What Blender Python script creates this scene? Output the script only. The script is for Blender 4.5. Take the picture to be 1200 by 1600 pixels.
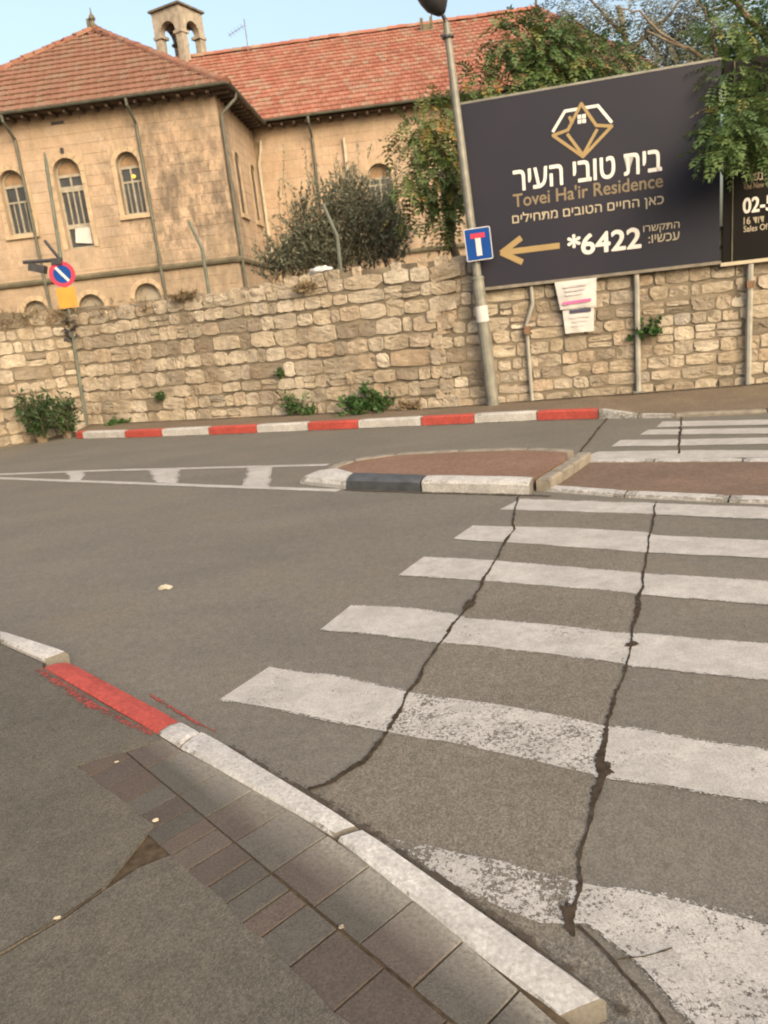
import bpy, bmesh, math, random
from mathutils import Vector, Matrix, noise as mn

SC = bpy.context.scene
for o in list(bpy.data.objects):
    bpy.data.objects.remove(o)
COL = SC.collection
RNG = random.Random(7)
R = math.radians

# ------------------------------------------------------------------ camera
EYE = Vector((0, 0, 1.7))
PITCH, ROLL = R(14.8), R(6.2)
fw = Vector((0, math.cos(PITCH), -math.sin(PITCH)))
up0 = Vector((0, math.sin(PITCH), math.cos(PITCH)))
rt0 = Vector((1, 0, 0))
rt = rt0 * math.cos(ROLL) - up0 * math.sin(ROLL)
up = rt0 * math.sin(ROLL) + up0 * math.cos(ROLL)
cd = bpy.data.cameras.new('camera')
cam = bpy.data.objects.new('camera', cd)
COL.objects.link(cam)
cam.matrix_world = Matrix(((rt.x, up.x, -fw.x, EYE.x), (rt.y, up.y, -fw.y, EYE.y), (rt.z, up.z, -fw.z, EYE.z), (0, 0, 0, 1)))
cd.sensor_fit = 'VERTICAL'
cd.sensor_height = 32
cd.lens = 1168 / 1600 * 32
cd.clip_end = 6000
cd.dof.use_dof = True
cd.dof.focus_distance = 2.1
cd.dof.aperture_fstop = 6.0
SC.cycles.filter_width = 1.9
SC.camera = cam

# ------------------------------------------------------------------ light
SUN_EL, SUN_AZ = 32, 153          # azimuth clockwise from +y: sun behind the camera, to the right
W = bpy.data.worlds.new('World')
SC.world = W
W.use_nodes = True
nt = W.node_tree
nt.nodes.clear()
sky = nt.nodes.new('ShaderNodeTexSky')
sky.sky_type = 'NISHITA'
sky.sun_disc = False
sky.sun_elevation = R(SUN_EL)
sky.sun_rotation = R(SUN_AZ)
sky.air_density = 1.5
sky.dust_density = 10
sky.ozone_density = 1.1
bg = nt.nodes.new('ShaderNodeBackground')
bg.inputs['Strength'].default_value = 0.15
wo = nt.nodes.new('ShaderNodeOutputWorld')
nt.links.new(sky.outputs[0], bg.inputs['Color'])
nt.links.new(bg.outputs[0], wo.inputs['Surface'])
sl = bpy.data.lights.new('sun', 'SUN')
sl.energy = 0.5
sl.angle = R(60)
sl.color = (1.0, 0.76, 0.50)
so = bpy.data.objects.new('sun', sl)
COL.objects.link(so)
sd = Vector((math.sin(R(SUN_AZ)) * math.cos(R(SUN_EL)), math.cos(R(SUN_AZ)) * math.cos(R(SUN_EL)), math.sin(R(SUN_EL))))
so.rotation_euler = sd.to_track_quat('Z', 'Y').to_euler()
so.location = (0, -20, 30)
SC.view_settings.view_transform = 'Standard'
SC.view_settings.look = 'None'
SC.view_settings.gamma = 1
SC.view_settings.exposure = 1.45
SC.view_settings.use_curve_mapping = False


# ------------------------------------------------------------------ helpers
def origin_of(o):
    p = Vector((0, 0, 0))
    while o is not None:
        p += o.location
        o = o.parent
    return p


class MB:
    """collects faces; build() links them as ONE mesh object"""
    def __init__(s):
        s.v, s.f, s.t, s.sp = [], [], [], {}

    def add(s, vs, fs, tint=0.5):
        b = len(s.v)
        s.v += [Vector(q) for q in vs]
        s.f += [tuple(i + b for i in q) for q in fs]
        s.t += [tint] * len(fs)

    def quad(s, a, b, c, d, tint=0.5):
        s.add([a, b, c, d], [(0, 1, 2, 3)], tint)

    def box(s, o, ax, ay, az, tint=0.5):
        """o = corner, ax ay az = edge vectors"""
        o, ax, ay, az = Vector(o), Vector(ax), Vector(ay), Vector(az)
        vs = [o, o + ax, o + ax + ay, o + ay]
        vs += [q + az for q in vs]
        s.add(vs, [(0, 3, 2, 1), (4, 5, 6, 7), (0, 1, 5, 4), (1, 2, 6, 5), (2, 3, 7, 6), (3, 0, 4, 7)], tint)

    def cbox(s, c, ex, ey, ez, hx, hy, hz, tint=0.5):
        ex, ey, ez = Vector(ex), Vector(ey), Vector(ez)
        s.box(Vector(c) - ex * hx - ey * hy - ez * hz, ex * 2 * hx, ey * 2 * hy, ez * 2 * hz, tint)

    def tube(s, path, rad, n=8, tint=0.5, caps=True):
        path = [Vector(q) for q in path]
        if not isinstance(rad, (list, tuple)):
            rad = [rad] * len(path)
        b = len(s.v)
        prev = None
        for i, q in enumerate(path):
            d = (path[min(i + 1, len(path) - 1)] - path[max(i - 1, 0)]).normalized()
            x = d.cross(Vector((0.13, 0.97, 0.2)) if abs(d.y) < .9 else Vector((1, 0, 0))) if prev is None else (prev - d * prev.dot(d))
            x.normalize()
            prev = x
            y = d.cross(x)
            for k in range(n):
                a = 2 * math.pi * k / n
                s.v.append(q + (x * math.cos(a) + y * math.sin(a)) * rad[i])
        for i in range(len(path) - 1):
            for k in range(n):
                k2 = (k + 1) % n
                s.f.append((b + i * n + k, b + i * n + k2, b + (i + 1) * n + k2, b + (i + 1) * n + k))
                s.t.append(tint)
        if caps:
            s.f.append(tuple(b + k for k in reversed(range(n))))
            s.f.append(tuple(b + (len(path) - 1) * n + k for k in range(n)))
            s.t += [tint, tint]

    def lathe(s, c, axis, prof, n=16, tint=0.5):
        c, axis = Vector(c), Vector(axis).normalized()
        s.tube([c + axis * h for h, r in prof], [max(r, 1e-4) for h, r in prof], n, tint)

    def prism(s, pts, z0, z1, tint=0.5):
        """pts: xy polygon counter-clockwise"""
        n = len(pts)
        vs = [Vector((p[0], p[1], z0)) for p in pts] + [Vector((p[0], p[1], z1)) for p in pts]
        fs = [tuple(range(n, 2 * n)), tuple(reversed(range(n)))]
        fs += [(i, (i + 1) % n, n + (i + 1) % n, n + i) for i in range(n)]
        s.add(vs, fs, tint)

    def build(s, name, mat, parent=None, smooth=False, kind=None, recalc=False, bevel=0):
        off = origin_of(parent)
        me = bpy.data.meshes.new(name)
        me.from_pydata([tuple(q - off) for q in s.v], [], s.f)
        at = me.attributes.new('tint', 'FLOAT', 'FACE')
        at.data.foreach_set('value', s.t)
        if s.sp:
            a2 = me.attributes.new('spray', 'FLOAT', 'POINT')
            a2.data.foreach_set('value', [s.sp.get(i, 0.0) for i in range(len(s.v))])
        if recalc or bevel:
            bm = bmesh.new()
            bm.from_mesh(me)
            if recalc:
                bmesh.ops.recalc_face_normals(bm, faces=bm.faces)
            if bevel:
                bmesh.ops.remove_doubles(bm, verts=bm.verts, dist=1e-5)
                bmesh.ops.bevel(bm, geom=[e for e in bm.edges if len(e.link_faces) == 2 and e.calc_face_angle(0) > .5], offset=bevel, segments=2, affect='EDGES', clamp_overlap=True)
            bm.to_mesh(me)
            bm.free()
        if smooth:
            me.polygons.foreach_set('use_smooth', [True] * len(me.polygons))
        me.materials.append(mat)
        o = bpy.data.objects.new(name, me)
        COL.objects.link(o)
        o.parent = parent
        if kind:
            o['kind'] = kind
        return o


def thing(name, label, cat, loc=(0, 0, 0), group=None):
    o = bpy.data.objects.new(name, None)
    o.empty_display_size = .2
    COL.objects.link(o)
    o.location = loc
    o['label'] = label
    o['category'] = cat
    if group:
        o['group'] = group
    return o


def tag(o, label, cat, group=None):
    o['label'] = label
    o['category'] = cat
    if group:
        o['group'] = group
    return o


# ------------------------------------------------------------------ materials
class N:
    def __init__(s, name):
        s.m = bpy.data.materials.new(name)
        s.m.use_nodes = True
        s.t = s.m.node_tree
        s.b = s.t.nodes['Principled BSDF']
        s.pos = s.t.nodes.new('ShaderNodeNewGeometry').outputs['Position']

    def n(s, typ, **kw):
        q = s.t.nodes.new(typ)
        for k, v in kw.items():
            setattr(q, k, v)
        return q

    def l(s, a, b):
        s.t.links.new(a, b)

    def noise(s, scale, detail=3, rough=.55, stretch=None, vec=None):
        q = s.n('ShaderNodeTexNoise')
        q.inputs['Scale'].default_value = scale
        q.inputs['Detail'].default_value = detail
        q.inputs['Roughness'].default_value = rough
        v = vec or s.pos
        if stretch:
            mp = s.n('ShaderNodeMapping')
            mp.inputs['Scale'].default_value = stretch
            s.l(v, mp.inputs['Vector'])
            v = mp.outputs[0]
        s.l(v, q.inputs['Vector'])
        return q.outputs['Fac']

    def ramp(s, fac, stops):
        q = s.n('ShaderNodeValToRGB')
        el = q.color_ramp.elements
        while len(el) < len(stops):
            el.new(.5)
        for e, (p, c) in zip(el, stops):
            e.position = p
            if not isinstance(c, (tuple, list)):
                c = (c, c, c)
            e.color = (*c, 1)
        s.l(fac, q.inputs[0])
        return q.outputs[0]

    def mix(s, fac, a, b, mode='MIX'):
        q = s.n('ShaderNodeMix', data_type='RGBA', blend_type=mode)
        for sock, val in ((q.inputs[0], fac), (q.inputs[6], a), (q.inputs[7], b)):
            if hasattr(val, 'is_linked') or hasattr(val, 'links'):
                s.l(val, sock)
            elif isinstance(val, (tuple, list)):
                sock.default_value = (*val, 1)
            else:
                sock.default_value = val
        return q.outputs[2]

    def math(s, op, a, b=None):
        q = s.n('ShaderNodeMath', operation=op)
        for sock, val in ((q.inputs[0], a), (q.inputs[1], b)):
            if val is None:
                continue
            if hasattr(val, 'links'):
                s.l(val, sock)
            else:
                sock.default_value = val
        return q.outputs[0]

    def attr(s, name):
        q = s.n('ShaderNodeAttribute', attribute_name=name)
        return q.outputs['Fac']

    def color(s, c):
        if hasattr(c, 'links'):
            s.l(c, s.b.inputs['Base Color'])
        else:
            s.b.inputs['Base Color'].default_value = (*c, 1)

    def rough(s, r, spec=.4):
        s.b.inputs['Roughness'].default_value = r
        s.b.inputs['Specular IOR Level'].default_value = spec

    def bump(s, h, strength=.4, dist=.01):
        q = s.n('ShaderNodeBump')
        q.inputs['Strength'].default_value = strength
        q.inputs['Distance'].default_value = dist
        s.l(h, q.inputs['Height'])
        s.l(q.outputs[0], s.b.inputs['Normal'])


def simple(name, c, rough=.6, vary=.25, scale=6, bump=0.15, bscale=60, metal=0, spec=.4):
    m = N(name)
    lo = tuple(x * (1 - vary) for x in c)
    hi = tuple(min(1, x * (1 + vary)) for x in c)
    m.color(m.ramp(m.noise(scale, 5), [(.3, lo), (.7, hi)]))
    m.rough(rough, spec)
    m.b.inputs['Metallic'].default_value = metal
    if bump:
        m.bump(m.noise(bscale, 3), bump, .004)
    return m.m


def asphalt(name, c, warm, fine=150, big=1.1, bump=.5, speck=.5, dirt=None):
    m = N(name)
    k = lambda f, q=c: tuple(x * f for x in q)
    base = m.ramp(m.noise(big, 7, .7), [(.28, k(.90)), (.5, c), (.74, k(1.08, warm))])
    streak = m.ramp(m.noise(.55, 4, .6, (1, 2.6, 1)), [(.38, .95), (.6, 1.02)])
    base = m.mix(1, base, streak, 'MULTIPLY')
    rot = m.n('ShaderNodeMapping')
    rot.inputs['Rotation'].default_value = (0, 0, R(28))
    rot.inputs['Scale'].default_value = (.25, 2.2, 1)
    m.l(m.pos, rot.inputs['Vector'])
    lanes = m.ramp(m.noise(1.0, 5, .6, None, rot.outputs[0]), [(.36, .95), (.64, 1.04)])
    base = m.mix(.8, base, lanes, 'MULTIPLY')
    spots = m.ramp(m.noise(4.3, 3, .6), [(.66, 0), (.74, .35)])
    base = m.mix(spots, base, k(.62))
    scuff = m.ramp(m.noise(16, 6, .78), [(.35, .80), (.7, 1.18)])
    base = m.mix(.7, base, scuff, 'MULTIPLY')
    vor = m.n('ShaderNodeTexVoronoi')
    vor.inputs['Scale'].default_value = fine
    m.l(m.pos, vor.inputs['Vector'])
    grain = m.ramp(vor.outputs['Color'], [(.12, 1 - speck * .75), (.5, 1.0), (.92, 1 + speck)])
    base = m.mix(.8, base, grain, 'MULTIPLY')
    stones = m.ramp(m.noise(fine * .42, 2, .5), [(.70, 0), (.78, 1)])
    base = m.mix(m.math('MULTIPLY', stones, .55), base, k(2.3, warm))
    pits = m.ramp(m.noise(fine * .3, 3, .7), [(.24, 1), (.34, 0)])
    base = m.mix(m.math('MULTIPLY', pits, .6), base, k(.35))
    m.color(base)
    m.rough(.9, .25)
    h = m.mix(.5, vor.outputs['Distance'], m.noise(fine * .5, 4, .7))
    m.bump(h, bump, .006)
    return m.m


def paint(name, c, under, fine=170, gaps=False):
    """worn road paint; face attribute tint = how much of it is gone"""
    m = N(name)
    w = m.attr('tint')
    k = lambda f, q=c: tuple(x * f for x in q)
    body = m.ramp(m.noise(3.2, 6, .65), [(.25, k(.78)), (.6, c), (.8, k(1.08))])
    body = m.mix(.75, body, m.ramp(m.noise(fine * .8, 3), [(.3, .62), (.62, 1.12)]), 'MULTIPLY')
    n1 = m.noise(fine * .42, 6, .78)
    n2 = m.noise(4.0, 6, .75)
    comb = m.math('ADD', m.math('MULTIPLY', n1, .62), m.math('MULTIPLY', n2, .38))
    # gone where comb < threshold
    thr = m.math('ADD', m.math('MULTIPLY', w, .52), .22)
    gone = m.math('MULTIPLY', m.math('SUBTRACT', thr, comb), 14)
    q = m.n('ShaderNodeClamp')
    m.l(gone, q.inputs[0])
    body = m.mix(m.ramp(m.noise(9, 6, .75), [(.42, 0), (.7, .62)]), body, k(.50))
    body = m.mix(m.ramp(m.noise(2.1, 5, .7, (1, 1.8, 1)), [(.45, 0), (.66, .45)]), body, k(.60))
    col = m.mix(q.outputs[0], body, under)
    ve = m.n('ShaderNodeTexVoronoi', feature='DISTANCE_TO_EDGE')
    ve.inputs['Scale'].default_value = 8
    vv = m.n('ShaderNodeVectorMath', operation='ADD')
    nz = m.n('ShaderNodeTexNoise')
    nz.inputs['Scale'].default_value = 14
    nz.inputs['Detail'].default_value = 4
    m.l(m.pos, nz.inputs['Vector'])
    sv = m.n('ShaderNodeVectorMath', operation='SCALE')
    sv.inputs['Scale'].default_value = .12
    m.l(nz.outputs['Color'], sv.inputs[0])
    m.l(m.pos, vv.inputs[0])
    m.l(sv.outputs[0], vv.inputs[1])
    m.l(vv.outputs[0], ve.inputs['Vector'])
    hair = m.ramp(ve.outputs['Distance'], [(.006, .7), (.022, 0)])
    worn = m.ramp(w, [(.44, 0), (.50, 1)])
    broken = m.ramp(m.noise(3.5, 3), [(.42, 0), (.55, 1)])
    col = m.mix(m.math('MULTIPLY', m.math('MULTIPLY', hair, worn), broken), col, under)
    col = m.mix(.6, col, m.ramp(m.noise(fine * 1.1, 3, .7), [(.3, .60), (.55, 1.0), (.75, 1.25)]), 'MULTIPLY')
    m.color(col)
    m.rough(.75, .3)
    m.bump(m.mix(.5, n1, m.noise(fine, 3)), .35, .005)
    if gaps:      # where the paint is gone there is none: the road shows
        out = [q_ for q_ in m.t.nodes if q_.type == 'OUTPUT_MATERIAL'][0]
        tr = m.n('ShaderNodeBsdfTransparent')
        mx = m.n('ShaderNodeMixShader')
        m.l(q.outputs[0], mx.inputs[0])
        m.l(m.b.outputs[0], mx.inputs[1])
        m.l(tr.outputs[0], mx.inputs[2])
        m.l(mx.outputs[0], out.inputs['Surface'])
    return m.m


ROAD_C = (.088, .083, .073)
M = {}
M['road'] = asphalt('road_asphalt', ROAD_C, (0.095, 0.084, 0.069), 190, .8, .30, .42)
M['patch'] = asphalt('patch_asphalt', (.094, .086, .073), (.100, .090, .074), 160, 1.6, .5, .55)
M['pave'] = asphalt('pavement_asphalt', (0.062, 0.058, 0.049), (0.070, 0.064, 0.052), 210, 1.5, .5, .5)
M['farpave'] = asphalt('far_pavement', (0.098, 0.076, 0.055), (0.112, 0.090, 0.062), 60, 1.2, .3, .3)
M['gutter'] = asphalt('gutter_concrete', (.088, .083, .073), (.115, .108, .095), 160, 2.5, .5, .6)
M['median'] = asphalt('median_paving', (0.114, 0.071, 0.051), (0.131, 0.082, 0.061), 50, 1.2, .3, .25)
M['medianpath'] = asphalt('median_path', (0.092, 0.064, 0.049), (0.108, 0.074, 0.056), 60, 1.0, .3, .25)
M['ground'] = simple('earth', (.16, .13, .09), .95, .3, .7, .4, 20)
M['white'] = paint('white_road_paint', (.305, .30, .29), (.086, .078, .067), 170, True)
M['kwhite'] = paint('white_kerb_paint', (.345, .342, .335), (.115, .108, .095), 75)
M['kred'] = paint('red_kerb_paint', (.31, .052, .041), (.15, .065, .053), 60)
M['redspray'] = paint('red_overspray', (.25, .042, .034), (.052, .048, .041), 120, True)
M['dirt'] = paint('road_dirt', (0.052, 0.042, 0.031), (0.050, 0.040, 0.030), 60, True)
M['kblack'] = simple('black_kerb_paint', (.035, .040, .046), .65, .3, 8)
M['kgrey'] = simple('kerb_concrete', (0.133, 0.119, 0.098), .85, .3, 9, .4, 80)
M['seam'] = simple('tar_seam', (.030, .023, .017), .9, .45, 30, 0, 90, 0, .1)
M['soil'] = simple('soil_fill', (.044, .033, .022), .95, .45, 30, 0, 90, 0, .1)
M['mortar'] = simple('wall_mortar', (.120, .100, .073), .95, .5, 2.6, .8, 40)
M['metal'] = simple('galvanised_pole', (0.140, 0.140, 0.122), .55, .25, 7, .2, 50, .2)
M['metalpale'] = simple('pale_post', (0.210, 0.206, 0.182), .6, .25, 5, .2, 50, .1)
M['rust'] = simple('rusty_clamp', (.12, .07, .04), .8, .3, 20)
M['dark'] = simple('dark_metal', (.022, .022, .026), .45, .3, 9, .1)
M['green'] = simple('green_pipe', (.060, .064, .052), .6, .3, 5, .1)
M['fence'] = simple('fence_post_paint', (.075, .085, .07), .65, .3, 5, .1)
M['pipepale'] = simple('pale_pipe', (0.294, 0.266, 0.210), .6, .2, 5, .1)
M['soffit'] = simple('soffit_boards', (.060, .040, .028), .8, .3, 4)
M['glass'] = simple('window_glass', (.030, .031, .034), .18, .5, 2.2, 0, 10, 0, .6)
M['curtain'] = simple('window_blind', (0.210, 0.189, 0.154), .8, .3, 3, .1)
M['frame'] = simple('window_frame', (0.210, 0.193, 0.154), .7, .25, 6, .1)
M['blue'] = simple('sign_blue', (.004, .036, .165), .5, .1, 4, 0, 60, 0, .08)
M['signred'] = simple('sign_red', (0.294, 0.028, 0.056), .4, .1, 4, 0, 60, 0, .12)
M['signwhite'] = simple('sign_white', (0.364, 0.364, 0.371), .4, .1, 4, 0, 60, 0, .12)
M['yellow'] = simple('sign_yellow', (0.322, 0.154, 0.014), .45, .12, 4, 0)
M['gold'] = simple('print_gold', (0.210, 0.150, 0.063), .6, .05, 4, 0)
M['golddim'] = simple('print_dim_gold', (0.140, 0.108, 0.066), .6, .05, 4, 0)
M['cream'] = simple('print_cream', (0.294, 0.259, 0.189), .6, .05, 4, 0)
M['printwhite'] = simple('print_white', (0.462, 0.455, 0.434), .6, .05, 4, 0)
M['paper'] = simple('paper', (0.364, 0.357, 0.350), .8, .1, 8, .3, 30)
M['pink'] = simple('print_pink', (0.434, 0.084, 0.224), .7, .1, 5, 0)
M['ink'] = simple('print_ink', (.03, .03, .06), .7, .2, 5, 0)
M['faint'] = simple('print_faint', (0.385, 0.350, 0.364), .7, .1, 5, 0)
M['bag'] = simple('plastic_bag', (0.353, 0.363, 0.373), .35, .15, 12, .3, 40)
M['bark'] = simple('bark', (.12, .095, .065), .9, .4, 9, .8, 30)
M['bell'] = simple('bell_bronze', (.06, .055, .045), .5, .3, 8, .1, 40, .6)
M['trim'] = simple('trim_stone', (0.277, 0.215, 0.145), .85, .22, 5, .4, 50)
M['tower'] = simple('tower_stone', (0.225, 0.199, 0.161), .9, .3, 4, .4, 40)
M['ledge'] = simple('ledge_stone', (0.081, 0.073, 0.049), .9, .4, 3, .4, 40)
M['plaster'] = simple('arch_plaster', (0.180, 0.120, 0.072), .9, .25, 5, .2)


def panel_mat():
    m = N('billboard_panel')
    m.color(m.ramp(m.noise(.7, 4, .5), [(.3, (.0110, .0130, .0225)), (.7, (.0175, .0170, .0255))]))
    m.rough(.5, .16)
    m.bump(m.noise(1.6, 2), .05, .02)
    return m.m


M['panel'] = panel_mat()
M['panelblack'] = simple('black_panel', (.0045, .0045, .0045), .45, .2, 2, 0, 60, 0, .08)


def stone_mat():
    m = N('rubble_stone')
    t = m.attr('tint')
    c = m.ramp(t, [(0, (0.166, 0.139, 0.108)), (.12, (0.259, 0.225, 0.176)), (.3, (0.331, 0.292, 0.233)), (.5, (0.364, 0.319, 0.247)), (.65, (0.303, 0.256, 0.191)), (.8, (0.414, 0.374, 0.308)), (.92, (0.331, 0.263, 0.191)), (1, (0.270, 0.252, 0.220))])
    c = m.mix(.75, c, m.ramp(m.noise(7, 6, .7), [(.25, .58), (.5, .98), (.75, 1.25)]), 'MULTIPLY')
    c = m.mix(.6, c, m.ramp(m.noise(38, 4, .7), [(.3, .72), (.6, 1.08)]), 'MULTIPLY')
    st = m.ramp(m.noise(1.3, 6, .7), [(.46, 0), (.68, .7)])
    c = m.mix(m.ramp(m.noise(3.1, 6, .75), [(.5, 0), (.68, .55)]), c, (.105, .095, .08))
    c = m.mix(st, c, (.135, .10, .065))
    m.color(c)
    m.rough(.92, .2)
    m.bump(m.noise(26, 7, .75), 1.0, .03)
    return m.m


M['stone'] = stone_mat()


def ashlar_mat():
    m = N('facade_ashlar')
    t = m.attr('tint')
    c = m.ramp(t, [(0, (0.302, 0.224, 0.160)), (.35, (0.315, 0.239, 0.171)), (.7, (0.323, 0.248, 0.181)), (1, (0.309, 0.242, 0.184))])
    c = m.mix(.7, c, m.ramp(m.noise(1.5, 6, .65), [(.3, .80), (.65, 1.10)]), 'MULTIPLY')
    c = m.mix(.5, c, m.ramp(m.noise(14, 5, .7), [(.3, .80), (.65, 1.08)]), 'MULTIPLY')
    # weather streaks: vertical, patchy, strongest where old rain ran down by the corner pipe
    sep = m.n('ShaderNodeSeparateXYZ')
    m.l(m.pos, sep.inputs[0])
    strk = m.ramp(m.noise(2.2, 6, .72, (1.0, 1.0, .45)), [(.40, 0), (.60, 1)])
    d = m.n('ShaderNodeVectorMath', operation='DISTANCE')
    d.inputs[1].default_value = (-5.0, 25.0, 5.6)
    m.l(m.pos, d.inputs[0])
    near = m.ramp(m.math('DIVIDE', d.outputs['Value'], 4.6), [(.25, 1), (.8, .22)])
    c = m.mix(m.math('MULTIPLY', m.math('MULTIPLY', strk, near), .9), c, (.080, .066, .053))
    fine_st = m.ramp(m.noise(7.5, 7, .8, (1, 1, .5)), [(.48, 0), (.62, 1)])
    c = m.mix(m.math('MULTIPLY', m.math('MULTIPLY', fine_st, near), .85), c, (.100, .083, .066))
    low = m.ramp(m.math('ADD', m.math('MULTIPLY', sep.outputs['Z'], .10), m.noise(1.1, 6, .75)), [(.86, .55), (1.12, 0)])
    c = m.mix(low, c, m.mix(m.ramp(m.noise(5, 6, .75), [(.4, 0), (.62, 1)]), (.215, .172, .122), (.135, .110, .084)))
    pale = m.ramp(m.noise(.9, 5, .7), [(.55, 0), (.72, .55)])
    c = m.mix(pale, c, (.28, .22, .155))
    m.color(c)
    m.rough(.92, .2)
    m.bump(m.noise(30, 5, .7), .5, .012)
    return m.m


M['ashlar'] = ashlar_mat()


def tile_mat():
    m = N('roof_tile')
    t = m.attr('tint')
    c = m.ramp(t, [(0, (0.182, 0.070, 0.047)), (.3, (0.213, 0.087, 0.062)), (.6, (0.230, 0.104, 0.074)), (.85, (0.223, 0.123, 0.090)), (1, (0.206, 0.140, 0.103))])
    c = m.mix(.65, c, m.ramp(m.noise(.9, 6, .7), [(.3, .74), (.65, 1.12)]), 'MULTIPLY')
    lich = m.ramp(m.noise(1.7, 6, .72), [(.52, 0), (.68, .6)])
    c = m.mix(lich, c, (.155, .11, .075))
    # the old pavilion roof is more weathered than the long wing (it keeps this wherever the sun stands)
    m.color(m.mix(m.math('MULTIPLY', m.attr('old'), .62), c, (.098, .064, .045)))
    m.rough(.9, .2)
    m.bump(m.noise(40, 4), .3, .01)
    return m.m


M['tile'] = tile_mat()


def leaf_mat(name, stops, trans=.25):
    m = N(name)
    c = m.ramp(m.attr('tint'), stops)
    m.color(c)
    m.rough(.55, .3)
    tr = m.n('ShaderNodeBsdfTranslucent')
    m.l(c, tr.inputs['Color'])
    mx = m.n('ShaderNodeMixShader')
    mx.inputs[0].default_value = trans
    out = [q for q in m.t.nodes if q.type == 'OUTPUT_MATERIAL'][0]
    m.l(m.b.outputs[0], mx.inputs[1])
    m.l(tr.outputs[0], mx.inputs[2])
    m.l(mx.outputs[0], out.inputs['Surface'])
    return m.m


M['leafA'] = leaf_mat('pinnate_leaf', [(0, (0.033, 0.057, 0.019)), (.45, (0.071, 0.108, 0.033)), (.72, (0.118, 0.132, 0.033)), (.88, (0.207, 0.151, 0.038)), (1, (0.245, 0.122, 0.038))])
M['leafB'] = leaf_mat('deep_green_leaf', [(0, (0.027, 0.050, 0.018)), (.5, (0.062, 0.108, 0.034)), (.85, (0.117, 0.153, 0.042)), (1, (0.209, 0.158, 0.052))])
M['leafC'] = leaf_mat('grey_leaf', [(0, (0.035, 0.041, 0.030)), (.6, (0.070, 0.076, 0.052)), (1, (0.115, 0.109, 0.070))], .1)
M['leafO'] = leaf_mat('olive_leaf', [(0, (0.043, 0.051, 0.035)), (.5, (0.094, 0.107, 0.072)), (.85, (0.151, 0.154, 0.108)), (1, (0.203, 0.171, 0.113))], .15)
M['weed'] = leaf_mat('weed_leaf', [(0, (0.018, 0.044, 0.014)), (.6, (0.036, 0.084, 0.024)), (1, (0.068, 0.120, 0.036))])
M['weeddark'] = leaf_mat('dark_shrub_leaf', [(0, (.012, .030, .012)), (.6, (.022, .052, .018)), (1, (.045, .085, .025))])
M['dry'] = leaf_mat('dry_stem', [(0, (0.080, 0.056, 0.032)), (.6, (0.136, 0.100, 0.056)), (1, (0.192, 0.152, 0.088))], .1)


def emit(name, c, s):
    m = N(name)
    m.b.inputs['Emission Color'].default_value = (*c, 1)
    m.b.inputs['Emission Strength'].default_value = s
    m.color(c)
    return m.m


M['glint'] = emit('lamp_glint', (1.0, .55, .08), .35)  # emission that stands in for a lamp's reflection in a window pane

# ------------------------------------------------------------------ ground, road, pavements
Z = Vector((0, 0, 1))
W0 = Vector((-8.6, 12.1, 0))
W1 = Vector((-5.9, 15.65, 0))
W2 = Vector((1.2, 12.25, 0))
DL = (W1 - W0).normalized()
DM = (W2 - W1).normalized()
DR = (Vector((4.13, 11.5, 0)) - W2).normalized()
W00 = W0 - DL * 5
W3 = W2 + DR * 26

g = MB()
g.quad((-3000, -3000, -.03), (3000, -3000, -.03), (3000, 3000, -.03), (-3000, 3000, -.03))
g.build('ground', M['ground'], kind='structure')


def fillpoly(mb, pts, z, tint=.5):
    n = len(pts)
    mb.add([(p[0], p[1], z) for p in pts], [tuple(range(n))], tint)


road_mb = MB()
back = .25
nb = lambda d: Vector((-d.y, d.x, 0))      # left normal: behind the wall
pts = [(-30, -8), (34, -8), (W3 + nb(DR) * back)[:2], (W2 + nb(DM) * back)[:2], (W1 + Vector((-.1, .25, 0)))[:2], (W00 + nb(DL) * back)[:2], (-30, 5.6)]
# the crown of the road: cut in a grid so that it can be slightly uneven is not needed, the photo shows it flat
fillpoly(road_mb, pts, 0)
road = road_mb.build('road', M['road'], kind='structure')


def resample(p, n):
    p = [Vector((q[0], q[1], 0)) for q in p]
    d = [0]
    for a, b in zip(p, p[1:]):
        d.append(d[-1] + (b - a).length)
    out = []
    for i in range(n):
        s = d[-1] * i / (n - 1)
        k = max(j for j in range(len(d)) if d[j] <= s + 1e-9)
        k = min(k, len(p) - 2)
        t = (s - d[k]) / max(1e-9, d[k + 1] - d[k])
        out.append(p[k].lerp(p[k + 1], t))
    return out


def jit(v, amp, sc=9.0, seed=0):
    return Vector((v.x + amp * mn.noise(Vector((v.x * sc + seed, v.y * sc, 3.1))), v.y + amp * mn.noise(Vector((v.x * sc, v.y * sc + seed, 7.7))), v.z))


def ribbon(mb, a, b, z, n=24, amp=0.0, wear=.3, sc=9, wearf=None, edge=0, ew=.5):
    a = [jit(q, amp, sc, 1) for q in resample(a, n)]
    b = [jit(q, amp, sc, 5) for q in resample(b, n)]
    rows = ((0, edge, ew), (edge, 2 * edge, ew * .5), (2 * edge, 1 - 2 * edge, 0), (1 - 2 * edge, 1 - edge, ew * .5), (1 - edge, 1, ew)) if edge else ((0, 1, 0),)
    for i in range(n - 1):
        w = wear if wearf is None else wearf(a[i])
        for f0, f1, dw in rows:
            q = [b[i].lerp(a[i], f0), b[i + 1].lerp(a[i + 1], f0), b[i + 1].lerp(a[i + 1], f1), b[i].lerp(a[i], f1)]
            mb.quad(*[(v.x, v.y, z) for v in q], w + dw)
        for q in (b, a):
            mb.quad((q[i].x, q[i].y, .0004), (q[i + 1].x, q[i + 1].y, .0004), (q[i + 1].x, q[i + 1].y, z), (q[i].x, q[i].y, z), 1.0)


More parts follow.
